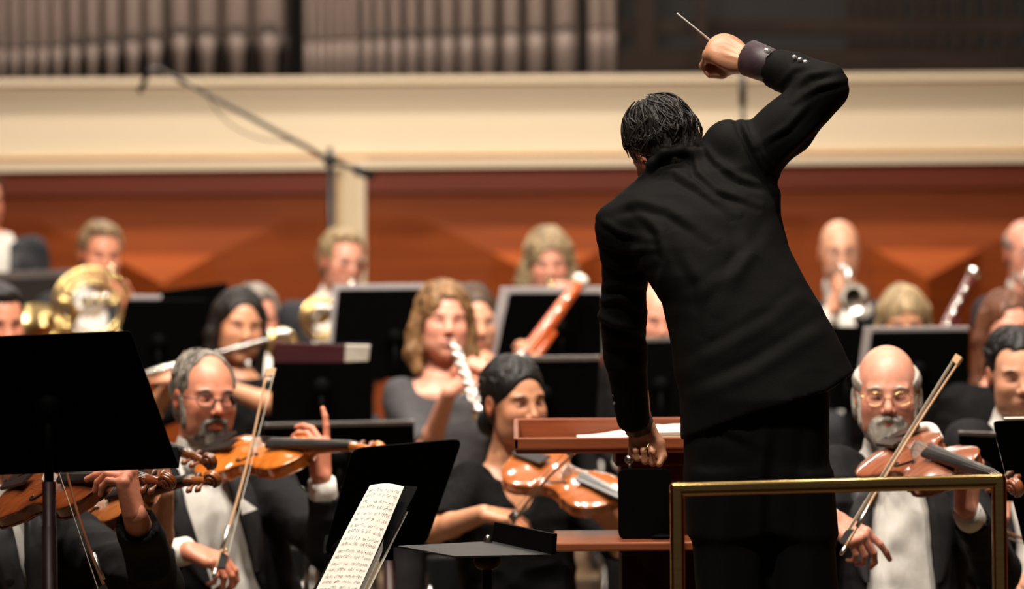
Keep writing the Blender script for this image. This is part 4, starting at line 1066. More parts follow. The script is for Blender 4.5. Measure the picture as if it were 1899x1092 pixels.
def locks(n, seed, rad, col, wave=.010, ln=.075, crown=(0, -.045, .13), c0=(0, -.014, .046), zmin=-.035, thick=.0022, front=.075):
    """tapered locks combed from the crown over an ellipsoid; returns (V, Q, C)"""
    rg = np.random.RandomState(seed); rad = np.array(rad); c0 = np.array(c0); Vs, Qs, Cs = [], [], []; K, S_ = 9, 5; nv = 0
    cr_ = nrm((np.array(crown) - c0) / rad)
    for _ in range(n):
        u = nrm(rg.randn(3))
        if u[1] > .75 and u[2] < .45: continue
        if u[2] < -.75: continue
        L_ = ln * (.6 + .8 * rg.rand()); ph = rg.rand() * 6.28; r0 = thick * (.6 + .8 * rg.rand()); w = wave * (rg.rand() - .3)
        pts = []
        tang = u - cr_ * 1.0; side = nrm(np.cross(u, cr_) + 1e-3)
        up = u.copy()
        for k in range(K):
            t = k / (K - 1)
            fl = nrm(up - cr_ * up.dot(cr_) + 1e-4); fl = nrm(fl - up * fl.dot(up))
            sd_ = np.cross(up, fl)
            stp = L_ / (K - 1) / .09
            up = nrm(up + fl * stp + sd_ * math.sin(ph + 5 * t) * w * 9)
            p = c0 + up * rad * (1 + .02 * math.sin(math.pi * t) + .015 * rg.rand()) * np.array((1 + .30 * max(0, -up[2]), 1 + .30 * max(0, -up[2]), 1))
            if p[2] < zmin - .03 or (p[1] > .04 and p[2] < front) or (abs(p[0]) > .06 and -.028 < p[1] < .04 and p[2] < .030): break
            pts.append(p)
        if len(pts) < 4: continue
        m_ = len(pts); pts = np.array(pts); T_ = np.gradient(pts, axis=0); T_ /= np.linalg.norm(T_, axis=1)[:, None] + 1e-9
        Nn = pts - c0; Nn /= np.linalg.norm(Nn, axis=1)[:, None]; Bn = np.cross(T_, Nn)
        r = r0 * np.sin(np.pi * (np.arange(m_) + .7) / (m_ + .4)) ** .6
        for k in range(S_):
            an = 2 * math.pi * k / S_
            Vs.append(pts + (Nn * math.cos(an) * .8 + Bn * math.sin(an) * 1.3) * r[:, None])
        base = nv
        q = []
        for k in range(S_):
            for j in range(m_ - 1): q.append((base + k * m_ + j, base + k * m_ + j + 1, base + ((k + 1) % S_) * m_ + j + 1, base + ((k + 1) % S_) * m_ + j))
        Qs.append(np.array(q)); Cs.append(np.tile(np.array(col) * (.6 + .9 * rg.rand()), (S_ * m_, 1))); nv += S_ * m_
    return np.concatenate(Vs), np.concatenate(Qs), np.concatenate(Cs)
# ================================================================ people
def torso_rows(female=False, w=1., belly=0., stand=False):
    T_ = [-.22, -.08, .08, .28, .5, .72, .86, .95, 1.02]
    a = [.15, .178, .175, .155 if female else .166, .160 if female else .176, .172 if female else .188, .150 if female else .165, .10, .062]
    b = [.11, .125, .122, .110, .118, .120, .105, .085, .062]
    a = [x * w for x in a]; b = [x * (w * .5 + .5) + belly * max(0, 1 - abs(t - .25) / .4) for x, t in zip(b, T_)]
    return np.array(T_), np.array(a), np.array(b)
class Torso:
    def __init__(s, N, Pv, Sa, Sb, female=False, w=1., belly=0.):
        """N neck base, Pv pelvis, Sa/Sb his/her own right and left shoulder joints"""
        s.N = np.asarray(N, float); s.P = np.asarray(Pv, float); s.Sr = np.asarray(Sa, float); s.Sl = np.asarray(Sb, float)
        s.z = nrm(s.N - s.P); s.L = np.linalg.norm(s.N - s.P)
        x = s.Sr - s.Sl; s.x = nrm(x - s.z * s.z.dot(x)); s.y = np.cross(s.z, s.x)
        s.T, s.a, s.b = torso_rows(female, w, belly)
    def loc(s, P):
        q = P - s.P; return q @ s.x, q @ s.y, (q @ s.z) / s.L
    def f(s, off=0., tmin=-.25, tmax=1.05, n=2.3):
        def g(P):
            X, Y, t = s.loc(P); a = np.interp(t, s.T, s.a) + off; b = np.interp(t, s.T, s.b) + off
            m = ((np.abs(X) / a) ** n + (np.abs(Y) / b) ** n) ** (1 / n)
            d = (m - 1) * np.minimum(a, b)
            return np.maximum(d, np.maximum(t - tmax, tmin - t) * s.L)
        return g
    def pt(s, X, Y, t): return s.P + s.x * X + s.y * Y + s.z * t * s.L
    def front(s, X, t, off=0.):
        a = np.interp(t, s.T, s.a) + off; b = np.interp(t, s.T, s.b) + off
        return s.pt(X, b * max(0, 1 - (abs(X) / a) ** 2.3) ** (1 / 2.3), t)
    def box(s, pad=.05):
        pts = [s.pt(X, Y, t) for X in (-.24, .24) for Y in (-.22, .22) for t in (-.25, 1.06)] + [s.Sr, s.Sl]
        pts = np.array(pts); return pts.min(0) - pad, pts.max(0) + pad
def arm_pts(*p): return [np.asarray(x, float) for x in p]
def person(label, torso, head, face, skin='fair', hair=None, haircol='dark', outfit='tux', female=False, arms=(), beard=None, glasses=None, h=.0035, hh=None,
           lapel=True, vw=None, neckline=None, sleeve='long', legs=True, seat=True, fold=.004, bow=True, brow=None, jaw=1., puff=0., hs=1., extra=None, lid=.5, cloth=None, cuff=True, shade=None):
    """head: (centre xyz, yaw, pitch, roll). arms: list of dict(S,E,W,d,n,right,curls,...)"""
    T = torso; sk = np.array(SKIN[skin]); hc = HAIR[haircol]
    hc_c, yaw, pitch, roll = head; R = head_matrix(yaw, pitch, roll) * hs; c = np.asarray(hc_c, float)
    fz = floorz(T.P[1]); base = np.array((T.P[0], T.P[1], fz))
    root = empty('person', base, label, 'person')
    hh = hh or h
    arms = list(arms); fwd = nrm(T.y * np.array((1, 1, 0)))
    for rt, S_ in ((True, T.Sr), (False, T.Sl)):      # an arm not raised rests with its hand on the thigh
        if not any(A['right'] == rt for A in arms):
            sx = 1 if rt else -1
            E_ = S_ - np.array((0, 0, .26)) + T.x * sx * .045 - fwd * .03
            W_ = T.P + fwd * .24 + T.x * sx * .12; W_[2] = fz + .66
            arms.append(dict(S=S_, E=E_, W=W_, d=fwd - T.x * sx * .2 - np.array((0, 0, .15)), n=np.array((0, 0, -1.)), right=rt, curls=(.2, .22, .25, .28), hres=.004))
    # --- body: head, neck, trunk, arms and hands in one mesh
    parts = []
    F = head_field(sk, hh, female, brow or tuple(np.array(hc) * .6), jaw, np.array(shade) if shade is not None else None, lid, True, puff)
    V, Q, C = F.mesh(); V = relax(V, Q, 1, .3); parts.append((to_world(V, R, c), Q, C))
    lo, hi = T.box(.03)
    B = SDF(lo, hi, .009, sk)
    B.fn(lo, hi, T.f(-.012), .0, sk)
    B.cap(T.pt(.05, 0, .9), T.Sr, .055, .052, .03, sk); B.cap(T.pt(-.05, 0, .9), T.Sl, .055, .052, .03, sk)
    B.cap(T.N - T.z * .02, c + R @ np.array((0, -.036, -.13)), .058, .05, .03, sk)
    if neckline:
        B.cap(T.pt(.02, .075, .93), T.pt(.13, .05, .93), .010, .009, .015, sk); B.cap(T.pt(-.02, .075, .93), T.pt(-.13, .05, .93), .010, .009, .015, sk)
    V, Q, C = B.mesh(); parts.append((relax(V, Q, 2), Q, C))
    bare = sleeve in ('short', 'elbow', 'cap')
    for A in arms:
        S_, E_, W_ = (np.asarray(A[k], float) for k in 'SEW'); ha = A.get('hres', h * .8)
        full = bare or not cuff
        if full:
            pts = np.array([S_, E_, W_]); Fa = SDF(pts.min(0) - .08, pts.max(0) + .08, .006, sk)
            r0 = .040 if female else .047
            Fa.cap(S_, E_, r0 * 1.1, r0 * .88, .0, sk); m_ = E_ * .65 + W_ * .35
            Fa.cap(E_, m_, r0 * .86, r0 * .84, .012, sk); Fa.cap(m_, W_, r0 * .84, r0 * .60, .012, sk)
            V, Q, C = Fa.mesh(); parts.append((relax(V, Q, 1), Q, C))
        if A.get('hand', True):
            dv = nrm(A.get('d', W_ - E_)); pts = np.array([W_, W_ + dv * .20, W_ - nrm(W_ - E_) * .09])
            Fh = SDF(pts.min(0) - .11, pts.max(0) + .11, ha, sk)
            hcx = sk * np.array((1.0, .92, .9))
            Fh.cap(W_ - nrm(W_ - E_) * .09, W_, .029 if not female else .024, .024 if not female else .019, .0, sk)
            hand(Fh, W_, dv, A['n'], A['right'], A.get('curls', (.5, .5, .5, .5)), hcx, .006, A.get('spread', .1), A.get('thumb', (.5, .4)), A.get('s', 1.0 if not female else .9), A.get('thcurl', .4))
            V, Q, C = Fh.mesh(); V = relax(V, Q, 1, .3); parts.append((V, Q, C))
    V, Q, C = join(parts)
    mesh_obj('body', V, Q, M['skin'], root, colors=C)
    # --- hair, beard
    def hobj(F, name, colr, amp, fr, seed=3, gain=.25):
        V, Q, _ = F.mesh()
        if len(V) == 0: return
        N = vnormals(V, Q); V = strand(V, N, R, amp, fr, seed)
        n2 = vnoise(V * np.array((60, 18, 18)), 9)[:, None]
        Cc = np.array(colr)[None] * (1 + gain * n2)
        if name == 'beard' and beard[0] == 'trim': Cc = Cc * (1 - .62 * np.exp(-(V[:, 0:1] / .026) ** 2) * (V[:, 2:3] > -.10))
        mesh_obj(name, to_world(V, R, c), Q, M['haircol'], root, colors=np.clip(Cc, 0, 1))
    if hair:
        amp, fr = {'curly': (.010, (42, 42, 42)), 'bun': (.0012, (110, 22, 40)), 'bob': (.010, (46, 34, 26)), 'longwave': (.006, (45, 30, 14))}.get(hair, (.0022, (110, 22, 40)))
        V, Q, _ = hair_field(hair, max(hh, .0035)).mesh(); N = vnormals(V, Q); V = strand(V, N, R, amp, fr, 3)
        Cc = np.clip(np.array(hc)[None] * (1 + .3 * vnoise(V * np.array((60, 18, 18)), 9)[:, None]), 0, 1)
        if hair not in ('fringe', 'whitefringe'):
            ee = {'bob': .016, 'curly': .020, 'bangs': .012, 'messy': .014, 'short': .010}.get(hair, .008)
            lw = {'curly': .03, 'bob': .02}.get(hair, .006)
            fr_ = {'receding': .125, 'bangs': .055, 'long': .088, 'longwave': .085, 'bob': .080, 'curly': .075}.get(hair, .086)
            Vl, Ql, Cl = locks(200 if h < .0055 else 90, 5, (.0725 + ee, .094 + ee, .083 + ee), tuple(1.15 * v for v in hc), wave=lw, thick=.0026, front=fr_, crown=(.03 if hair == 'long' else -.02, -.02, .13))
            V, Q, Cc = join([(V, Q, Cc), (Vl, Ql, Cl)])
        mesh_obj('hair', to_world(V, R, c), Q, M['haircol'], root, colors=Cc)
    if beard: hobj(beard_field(beard[0], max(hh * .9, .003)), 'beard', HAIR[beard[1]], .0022, (120, 120, 40))
    if glasses:
        g = G(); sub = G()
        for sx in (-1, 1):
            rg = [np.array((sx * .033 + .0215 * math.cos(t) * (1 + .12 * math.cos(t) ** 2), .0985 - .006 * abs(math.cos(t)) * (1 if math.cos(t) * sx > 0 else -.3), .001 + .0165 * math.sin(t))) for t in np.linspace(0, 2 * math.pi, 25)]
            g.tube(rg, glasses[1], 6, False)
            g.tube([np.array((sx * .056, .094, .006)), np.array((sx * .078, .055, .008)), np.array((sx * .081, -.005, .008)), np.array((sx * .080, -.02, -.005))], glasses[1] * 1.1, 6)
            n_ = len(rg) - 1; sub.add(rg[:-1], [tuple(range(n_))])
        g.tube([(-.011, .101, .004), (0, .104, .007), (.011, .101, .004)], glasses[1], 6)
        g.V = list(to_world(np.array(g.V), R, c)); go = g.out('glasses', M[glasses[0]], root, True)
        sub.V = list(to_world(np.array(sub.V), R, c)); sub.out('lens', M['lens'], go)
    if hair in ('short', 'receding', 'slick', 'messy', 'curly', 'bob', 'bun') and h < .0052:
        pass
    # --- clothes
    mt = M[cloth] if cloth else M[{'tux': 'tux', 'grey': 'greysuit', 'dress': 'greydress', 'black': 'blackdress'}[outfit]]
    lo, hi = T.box(.05)
    ap = []
    for A in arms: ap += [A['S'], A['E'], A['W']]
    if ap: lo = np.minimum(lo, np.min(np.array(ap), 0) - .10); hi = np.maximum(hi, np.max(np.array(ap), 0) + .10)
    suit = outfit in ('tux', 'grey')
    if suit:
        vw = vw or ([-.3, .0, .35, .8, .95, 1.06], [.085, .075, .045, .075, .06, .05])
        Sf = SDF(*T.box(.04), .008)
        Sf.fn(*T.box(.04), T.f(.004), 0)
        Sf.cap(T.pt(0, 0, .93), c + R @ np.array((0, -.034, -.125)), .066, .060, .01)
        V, Q, _ = Sf.mesh(); V = relax(V, Q, 2); N = vnormals(V, Q); V += N * (.003 * vnoise(V * 22, 5))[:, None]
        mesh_obj('shirt', V, Q, M['white'], root)
    J = SDF(lo, hi, max(h * 1.6, .006))
    off = .020 if suit else .006
    tm = .94 if neckline else 1.0
    J.fn(lo, hi, T.f(off, tmax=.985 if suit else tm), 0)
    sr_ = .064 if suit else (.052 if female else .058)
    J.cap(T.pt(.06, -.005, .84), T.Sr, .074 if suit else .062, sr_, .04); J.cap(T.pt(-.06, -.005, .84), T.Sl, .074 if suit else .062, sr_, .04)
    if neckline:
        yy, zz, r_ = neckline
        J.fn(lo, hi, lambda P: (lambda X, Y, t: np.sqrt((X / (r_ * 1.0)) ** 2 + ((t - zz) * T.L / (r_ * yy)) ** 2) * r_ - r_ + np.where(Y < -.02, .3, 0))(*T.loc(P)), .006, op='sub')
        J.cap(T.pt(0, 0, .9), T.pt(0, 0, 1.2), .07, .07, .004, op='sub')
    if suit:
        wT, wW = vw
        J.fn(lo, hi, lambda P: (lambda X, Y, t: np.maximum(np.abs(X - 0) - np.interp(t, wT, wW), -Y))(*T.loc(P)), .004, op='sub')
        J.cap(T.pt(0, .03, .95), T.pt(0, .0, 1.2), .062, .075, .004, op='sub')
    for A in arms:
        S_, E_, W_ = (np.asarray(A[k], float) for k in 'SEW')
        if sleeve == 'long':
            e2 = W_ - nrm(W_ - E_) * (.035 if cuff else .02)
            r1 = A.get('r', (.066, .055, .040) if suit else (.052, .043, .034))
            J.cap(S_, E_, r1[0], r1[1], .03); J.cap(E_, e2, r1[1], r1[2], .02)
            J.cap(e2 + nrm(W_ - E_) * .03, e2 + nrm(W_ - E_) * .06, r1[2] + .02, r1[2] + .02, .0, op='sub')
        elif sleeve == 'elbow':
            e2 = S_ + (E_ - S_) * .93; J.cap(S_, e2, .056, .052, .03)
            J.cap(E_ + nrm(W_ - E_) * .02, E_ + nrm(W_ - E_) * .06, .05, .05, .0, op='sub')
        else:
            e2 = S_ + (E_ - S_) * .45; J.cap(S_, e2, .055, .052, .03)
    V, Q, _ = J.mesh(); V = relax(V, Q, 1); N = vnormals(V, Q)
    n1 = vnoise(V * np.array((11, 11, 17)) + 5, 3); n2 = vnoise(V * np.array((26, 26, 34)), 8)
    rid = 1 - 2 * np.abs(n1)
    V = V + N * (fold * rid + fold * .4 * n2)[:, None]
    mesh_obj({'tux': 'tailcoat', 'grey': 'tailcoat', 'dress': 'dress', 'black': 'blouse'}[outfit], V, Q, mt, root)
    if suit and lapel:
        for sx in (-1, 1):
            V_ = []; Fc = []; K = 14
            for i in range(K + 1):
                t = .93 - (.93 - .38) * i / K; w0 = np.interp(t, vw[0], vw[1]) - .002; wd = .012 + .048 * math.sin(math.pi * min(1, (i + 1.5) / (K + 1.5)) ** .8) ** .7
                for j in range(4):
                    X = sx * (w0 + wd * j / 3); p = T.front(X, t, off + .007); V_.append(p); V_.append(p - T.y * .006)
            for i in range(K):
                for j in range(3):
                    a_ = i * 8 + j * 2; Fc += [(a_, a_ + 2, a_ + 10, a_ + 8), (a_ + 1, a_ + 9, a_ + 11, a_ + 3)]
                a_ = i * 8; Fc += [(a_, a_ + 8, a_ + 9, a_ + 1), (a_ + 6, a_ + 7, a_ + 15, a_ + 14)]
            mesh_obj('lapel', V_, Fc, M['satin'] if outfit == 'tux' else M['greysuit'], root)
    if suit and bow:
        kn = c + R @ np.array((0, .052, -.155)); kn = kn * .5 + (T.pt(0, .085, .985)) * .5
        g = SDF(kn - .09, kn + .09, .0035)
        g.ell(kn, (.011, .012, .012), .004)
        for sx in (-1, 1):
            g.ell(kn + T.x * sx * .03, (.024, .009, .017), .006, R=np.stack([T.x, T.y, T.z], 1)); g.ell(kn + T.x * sx * .045, (.010, .009, .021), .006, R=np.stack([T.x, T.y, T.z], 1))
        V, Q, _ = g.mesh(); mesh_obj('bow_tie', V, Q, M['white'], root)
    if suit and cuff and sleeve == 'long':
        for A in arms:
            if not A.get('hand', True): continue
            E_, W_ = np.asarray(A['E'], float), np.asarray(A['W'], float); v = nrm(W_ - E_)
            r1 = A.get('r', (.066, .055, .040))[2]
            g = G(); g.tube([W_ - v * .075, W_ - v * .04, W_ - v * .008, W_ - v * .0075, W_ - v * .06], [r1 * .90, r1 * .92, r1 * .90, r1 * .82, r1 * .8], 24, False)
            g.out('shirt_cuff', M['white'], root, True)
    # --- legs
    if legs:
        fw = nrm(T.y * np.array((1, 1, 0)))
        tp = []
        L_ = SDF(np.minimum(T.P, T.P + fw * .5) - .33 * np.ones(3) - np.array((0, 0, T.P[2] - fz - .30)), np.maximum(T.P, T.P + fw * .5) + np.array((.33, .33, .2)), .012)
        for sx in (-1, 1):
            hp = T.P + T.x * sx * .09 - np.array((0, 0, .03)); kn = T.P + fw * .42 + T.x * sx * .14 * np.array((1, 1, 0)); kn[2] = fz + .52
            an = kn + fw * .03; an[2] = fz + .10
            L_.cap(hp, kn, .092, .068, .03); L_.cap(kn, an, .066, .050, .03)
            g = G(); tp_ = an + fw * .13; 
            g.tube([an - fw * .08 + np.array((0, 0, -.06)), an + np.array((0, 0, -.055)), tp_ - np.array((0, 0, .065)), tp_ + fw * .05 - np.array((0, 0, .07))], [.034, .042, .040, .026], 12); g.out('shoe', M['black'], root, True)
        L_.cap(T.P + T.x * .08, T.P - T.x * .08, .115, .115, .04)
        V, Q, _ = L_.mesh(); V = relax(V, Q, 2); N = vnormals(V, Q); V += N * (.005 * vnoise(V * 14, 4))[:, None]
        mesh_obj('trousers' if not female else 'skirt', V, Q, M['tux'] if outfit != 'grey' else M['greysuit'], root)
    if extra: extra(root, T, R, c)
    if seat: chair(T, fz)
    return root
CHAIRS = []
def chair(T, fz):
    fw = nrm(T.y * np.array((1, 1, 0))); sx = np.array((fw[1], -fw[0], 0)); b = T.P * np.array((1, 1, 0)) + np.array((0, 0, fz)) - fw * .0
    root = empty('orchestra_chair', b, 'black', 'chair')
    sz = T.P[2] - fz - .155
    def P_(x, y, z): return b + sx * x + fw * y + np.array((0, 0, z))
    def bx(g, x0, x1, y0, y1, z0, z1): g.hexa([P_(x0, y0, z0), P_(x1, y0, z0), P_(x1, y1, z0), P_(x0, y1, z0), P_(x0, y0, z1), P_(x1, y0, z1), P_(x1, y1, z1), P_(x0, y1, z1)])
    g = G(); bx(g, -.22, .22, -.2, .24, sz - .045, sz); bevel(g.out('seat', M['chairm'], root), .015)
    g = G(); bx(g, -.21, .21, -.245, -.215, sz + .10, sz + .40); bevel(g.out('backrest', M['chairm'], root), .01)
    for x in (-.2, .2):
        G().tube([P_(x, .2, sz - .03), P_(x, .23, .0)], .011, 8).out('leg', M['chrome'], root, True)
        G().tube([P_(x, -.23, sz + .36), P_(x, -.2, sz - .02), P_(x, -.24, .0)], .011, 8).out('leg', M['chrome'], root, True)
    CHAIRS.append(root); return root
# ================================================================ the players
def arm(S, E, W_, d, n, right, **k):
    return dict(S=at(*S), E=at(*E), W=at(*W_), d=np.array(d, float), n=np.array(n, float), right=right, **k)
def rnd_len(label, A):
    for a_ in A: print('ARM', label[:28], 'upper %.2f fore %.2f' % (np.linalg.norm(a_['E'] - a_['S']), np.linalg.norm(a_['W'] - a_['E'])))
def P_(label, N, Pv, Sr, Sl, head, face=None, tw=1., belly=0., who=None, **k):
    fem = k.get('female', False)
    T = Torso(at(*N), at(*Pv), at(*Sr), at(*Sl), fem, tw, belly)
    rnd_len(label, k.get('arms', ()))
    print('   torso L %.2f shoulders %.2f pelvis z %.2f' % (T.L, np.linalg.norm(T.Sr - T.Sl), T.P[2] - floorz(T.P[1])))
    r = person(label, T, (at(*head[:3]), *head[3:]), face, **k)
    if k.get('seat', True): CHAIRS[-1]['label'] = 'black orchestra chair under the ' + (who or 'player')
    return r
ring_g = lambda root, c, ax, r=.0098: G().tube(ring(np.asarray(c, float), ax, r, .001, 1, 0, 20), .0016, 6, False).out('ring', M['goldbrass'], root, True)
# grey-bearded violinist with glasses
D = 12.1
P_('grey-bearded man in tailcoat and glasses playing an orange violin', (352, 850, D + .03), (452, 1195, D + .08), (296, 905, D - .02), (500, 905, D + .05),
   (379, 741, D - .02, 25, 2, 2), skin='ruddy', hair='receding', haircol='grey', beard=('trim', 'grey'), glasses=('black', .0016), who='grey-bearded violinist', belly=.03, lid=1.,
   arms=[arm((296, 905, D - .02), (222, 1050, D - .22), (350, 1020, D - .42), (.86, -.3, -.30), (.1, .25, -.95), True, curls=(.62, .72, .8, .85), thumb=(.2, 1.0), thcurl=.5),
         arm((500, 905, D + .05), (612, 1020, D - .22), (596, 885, D - .30), (-.05, .0, 1), (-.75, .55, .1), False, curls=((.0, .15, .2), (.7, .6, .4), (.8, .7, .5), (.9, .8, .5)), thumb=(.3, .8))],
   h=.0035, hh=.0028, extra=lambda root, T, R, c: (ring_g(root, at(416, 1022, D - .60), (1, .2, -.6)), ring_g(root, at(584, 832, D - .33), (.2, 0, 1)),
      mesh_obj('pocket_square', [T.front(-.115, .68, .028), T.front(-.07, .68, .030), T.front(-.085, .755, .030), T.front(-.075, .74, .030), T.front(-.115, .68, .022), T.front(-.07, .68, .022), T.front(-.085, .755, .022), T.front(-.075, .74, .022)],
               [(0, 1, 3, 2), (4, 6, 7, 5), (0, 4, 5, 1), (1, 5, 7, 3), (3, 7, 6, 2), (2, 6, 4, 0)], M['white'], root, False)),
   vw=([-.3, .0, .35, .8, .95, 1.06], [.11, .10, .06, .065, .055, .05]))
# woman violinist behind the lectern
D = 12.6
P_('dark-haired woman in black top playing a violin behind the lectern', (945, 862, D + .05), (968, 1200, D + .10), (872, 898, D + .0), (1050, 905, D + .08),
   (953, 748, D, 32, 4, -3), skin='tan', hair='bun', haircol='black', outfit='black', female=True, sleeve='elbow', neckline=(2.0, .97, .050), who='woman violinist', lid=.2,
   arms=[arm((872, 898, D), (806, 985, D - .14), (898, 952, D - .33), (.95, -.25, -.12), (.1, .3, -.9), True, curls=(.6, .7, .75, .8), thumb=(.2, .9)),
         arm((1050, 905, D + .08), (1150, 1010, D - .05), (1150, 985, D - .30), (-.6, -.3, .65), (-.2, .4, .9), False, curls=(.6, .7, .7, .7))], hh=.0028)
# bald violist with white beard
D = 11.5
P_('bald man with full white beard and glasses playing a viola', (1645, 855, D + .05), (1640, 1205, D + .05), (1552, 880, D + .02), (1775, 905, D + .08),
   (1645, 735, D - .02, -3, 3, 0), skin='pink', hair='whitefringe', haircol='white', beard=('full', 'white'), glasses=('goldbrass', .0009), who='white-bearded violist', belly=.05, tw=1.06, jaw=1.08,
   arms=[arm((1552, 880, D + .02), (1490, 1030, D - .2), (1540, 962, D - .42), (.78, -.3, -.52), (.35, .3, -.8), True, curls=((.3, .3, .2), .6, .75, .8), thumb=(.3, .9)),
         arm((1775, 905, D + .08), (1850, 1060, D - .15), (1792, 945, D - .42), (.05, -.1, .95), (-.45, .5, .7), False, curls=((1.0, .7, .4), (1.0, .7, .4), (1.0, .7, .4), (1.0, .7, .4)), thumb=(.3, .8))],
   hh=.0028, lid=1., brow=(.42, .36, .31), vw=([-.3, .0, .35, .8, .95, 1.06], [.13, .12, .09, .075, .055, .05]),
   extra=lambda root, T, R, c: G().tube(bez([at(1655, 838, 11.3), at(1690, 800, 11.25), at(1725, 792, 11.25), at(1742, 815, 11.2)]), .012, 8).out('shoulder_cloth', M['greypad'], root, True))
# dark-haired man at right edge
D = 12.6
P_('dark-haired man in tailcoat looking down at the right edge', (1872, 800, D + .05), (1900, 1120, D + .05), (1800, 828, D), (1975, 828, D + .05),
   (1884, 694, D - .02, 6, 10, -4), skin='fair', hair='slick', haircol='black', who='dark-haired man at the right edge', lid=1.,
   arms=[arm((1800, 828, D), (1800, 970, D - .15), (1858, 905, D - .36), (-.25, -.35, -.85), (-.1, .8, -.1), False, curls=(.3, .35, .3, .35), thumb=(.4, .6))])
# lower left violinists, heads hidden by the big stand
D = 10.85
P_('man in black tailcoat at lower left, face hidden by the big stand', (20, 925, D + .05), (60, 1290, D + .05), (-75, 985, D - .02), (130, 1000, D + .03),
   (52, 822, D - .02, 30, 14, 0), skin='ruddy', hair='short', haircol='brown', who='lower left violinist',
   arms=[arm((130, 1000, D + .03), (292, 1085, D - .38), (250, 955, D - .64), (-.18, -.12, 1.0), (-.92, .30, .0), False, curls=((1.28, .12, .10), (1.42, .25, .15), (1.3, .8, .5), (1.3, .9, .5)), thumb=(.3, .9), hres=.0025, s=1.05, r=(.066, .055, .046))], h=.0035, cuff=False,
   fold=.006, vw=([-.3, .35, .60, .8, .95, 1.06], [.001, .001, .006, .012, .02, .04]))
D = 11.62
P_('woman in black with lace sleeve behind the lower left violinist', (118, 935, D + .05), (150, 1270, D + .05), (45, 985, D), (215, 985, D + .03),
   (140, 828, D, 30, 10, 0), skin='tan', hair='long', haircol='dark', outfit='black', female=True, sleeve='elbow', neckline=(1.9, .92, .07), who='woman with the lace sleeve', cloth='lace',
   arms=[arm((215, 985, D + .03), (292, 1035, D - .18), (305, 912, D - .36), (-.25, -.1, .9), (-.6, .5, .3), False, curls=(.9, .9, .9, .9), thumb=(.3, .8))])
# flutist
D = 15.2
P_('woman with long dark hair in black playing a silver flute', (440, 700, D), (440, 985, D + .03), (360, 735, D), (520, 735, D + .0),
   (442, 607, D, 20, 4, 6), skin='tan', hair='long', haircol='dark', outfit='black', female=True, sleeve='elbow', who='flutist', lid=.3, cloth='greydress' if False else 'blackdress',
   arms=[arm((360, 735, D), (268, 775, D - .1), (335, 700, D - .33), (-.9, -.1, .25), (.1, .2, -1), True, curls=(.6, .7, .7, .8)),
         arm((520, 735, D), (530, 760, D - .38), (400, 712, D - .42), (-.9, .1, .3), (.2, .6, .6), False, curls=(.5, .6, .7, .7))], h=.0045, hh=.0035)
# oboist
D = 14.6
P_('woman with curly honey-blond hair in grey dress playing a silver-keyed woodwind', (815, 705, D), (815, 1010, D + .05), (745, 735, D), (900, 740, D + .02),
   (822, 600, D, 12, -2, 3), skin='pink', hair='bob', haircol='honey', outfit='dress', female=True, sleeve='elbow', neckline=(.45, .98, .085), who='oboist', lid=.6, puff=.004,
   arms=[arm((745, 735, D), (790, 845, D - .18), (832, 728, D - .42), (.75, .1, .62), (.3, .3, -.5), True, curls=(.45, .5, .6, .7)),
         arm((900, 740, D + .02), (975, 800, D - .15), (918, 690, D - .40), (-.9, .05, .35), (-.1, .3, -.9), False, curls=(.55, .6, .6, .7))], h=.0045, hh=.0035)
# back row
D = 17.7
P_('sandy-haired man in grey tailcoat playing a gold french horn at left', (168, 545, D + .05), (160, 790, D + .08), (95, 578, D), (240, 578, D + .03),
   (186, 474, D, 20, 8, 4), skin='ruddy', hair='short', haircol='sandy', outfit='grey', who='sandy-haired horn player',
   arms=[arm((240, 578, D + .03), (282, 650, D - .15), (240, 572, D - .38), (-.4, -.1, .9), (-.6, .5, .2), False, curls=(.8, .8, .8, .8)),
         arm((95, 578, D), (70, 680, D - .1), (118, 640, D - .3), (.8, .2, -.3), (0, .5, .5), True)], h=.005, hh=.004)
P_('grey-blond man in glasses playing a french horn beside the cream post', (612, 560, D + .05), (600, 800, D + .08), (545, 592, D), (680, 592, D + .03),
   (634, 487, D, 28, 6, 4), skin='pink', hair='short', haircol='light', outfit='grey', glasses=('chrome', .0012), who='horn player beside the post',
   arms=[arm((680, 592, D + .03), (700, 680, D - .15), (650, 610, D - .35), (-.5, -.1, .8), (-.6, .5, .2), False, curls=(.8, .8, .8, .8))], h=.005, hh=.004)
P_('blonde curly-haired woman playing a brass instrument above a stand', (1010, 565, D + .05), (1010, 810, D + .08), (945, 595, D), (1075, 595, D + .03),
   (1017, 490, D, 4, 8, 0), skin='pink', hair='curly', haircol='light', outfit='black', female=True, who='blonde brass player',
   arms=[arm((945, 595, D), (930, 690, D - .15), (1012, 560, D - .40), (.5, .1, .6), (.5, .3, 0), True, hand=True, curls=(.8, .8, .8, .8))], h=.005, hh=.004)
P_('bald man in glasses playing a silver trumpet at right', (1565, 560, D + .05), (1575, 805, D + .08), (1500, 590, D), (1642, 590, D + .03),
   (1557, 470, D, 2, 3, 0), skin='fair', hair=None, outfit='grey', glasses=('chrome', .0011), who='bald trumpet player',
   arms=[arm((1500, 590, D), (1500, 680, D - .15), (1545, 575, D - .35), (.35, -.1, .9), (.7, .5, 0), True, curls=(.8, .9, .9, .8)),
         arm((1642, 590, D + .03), (1648, 690, D - .15), (1592, 560, D - .33), (-.5, -.1, .8), (-.7, .5, 0), False, curls=(.8, .9, .9, .8))], h=.005, hh=.004, shade=(.42, .25, .19))
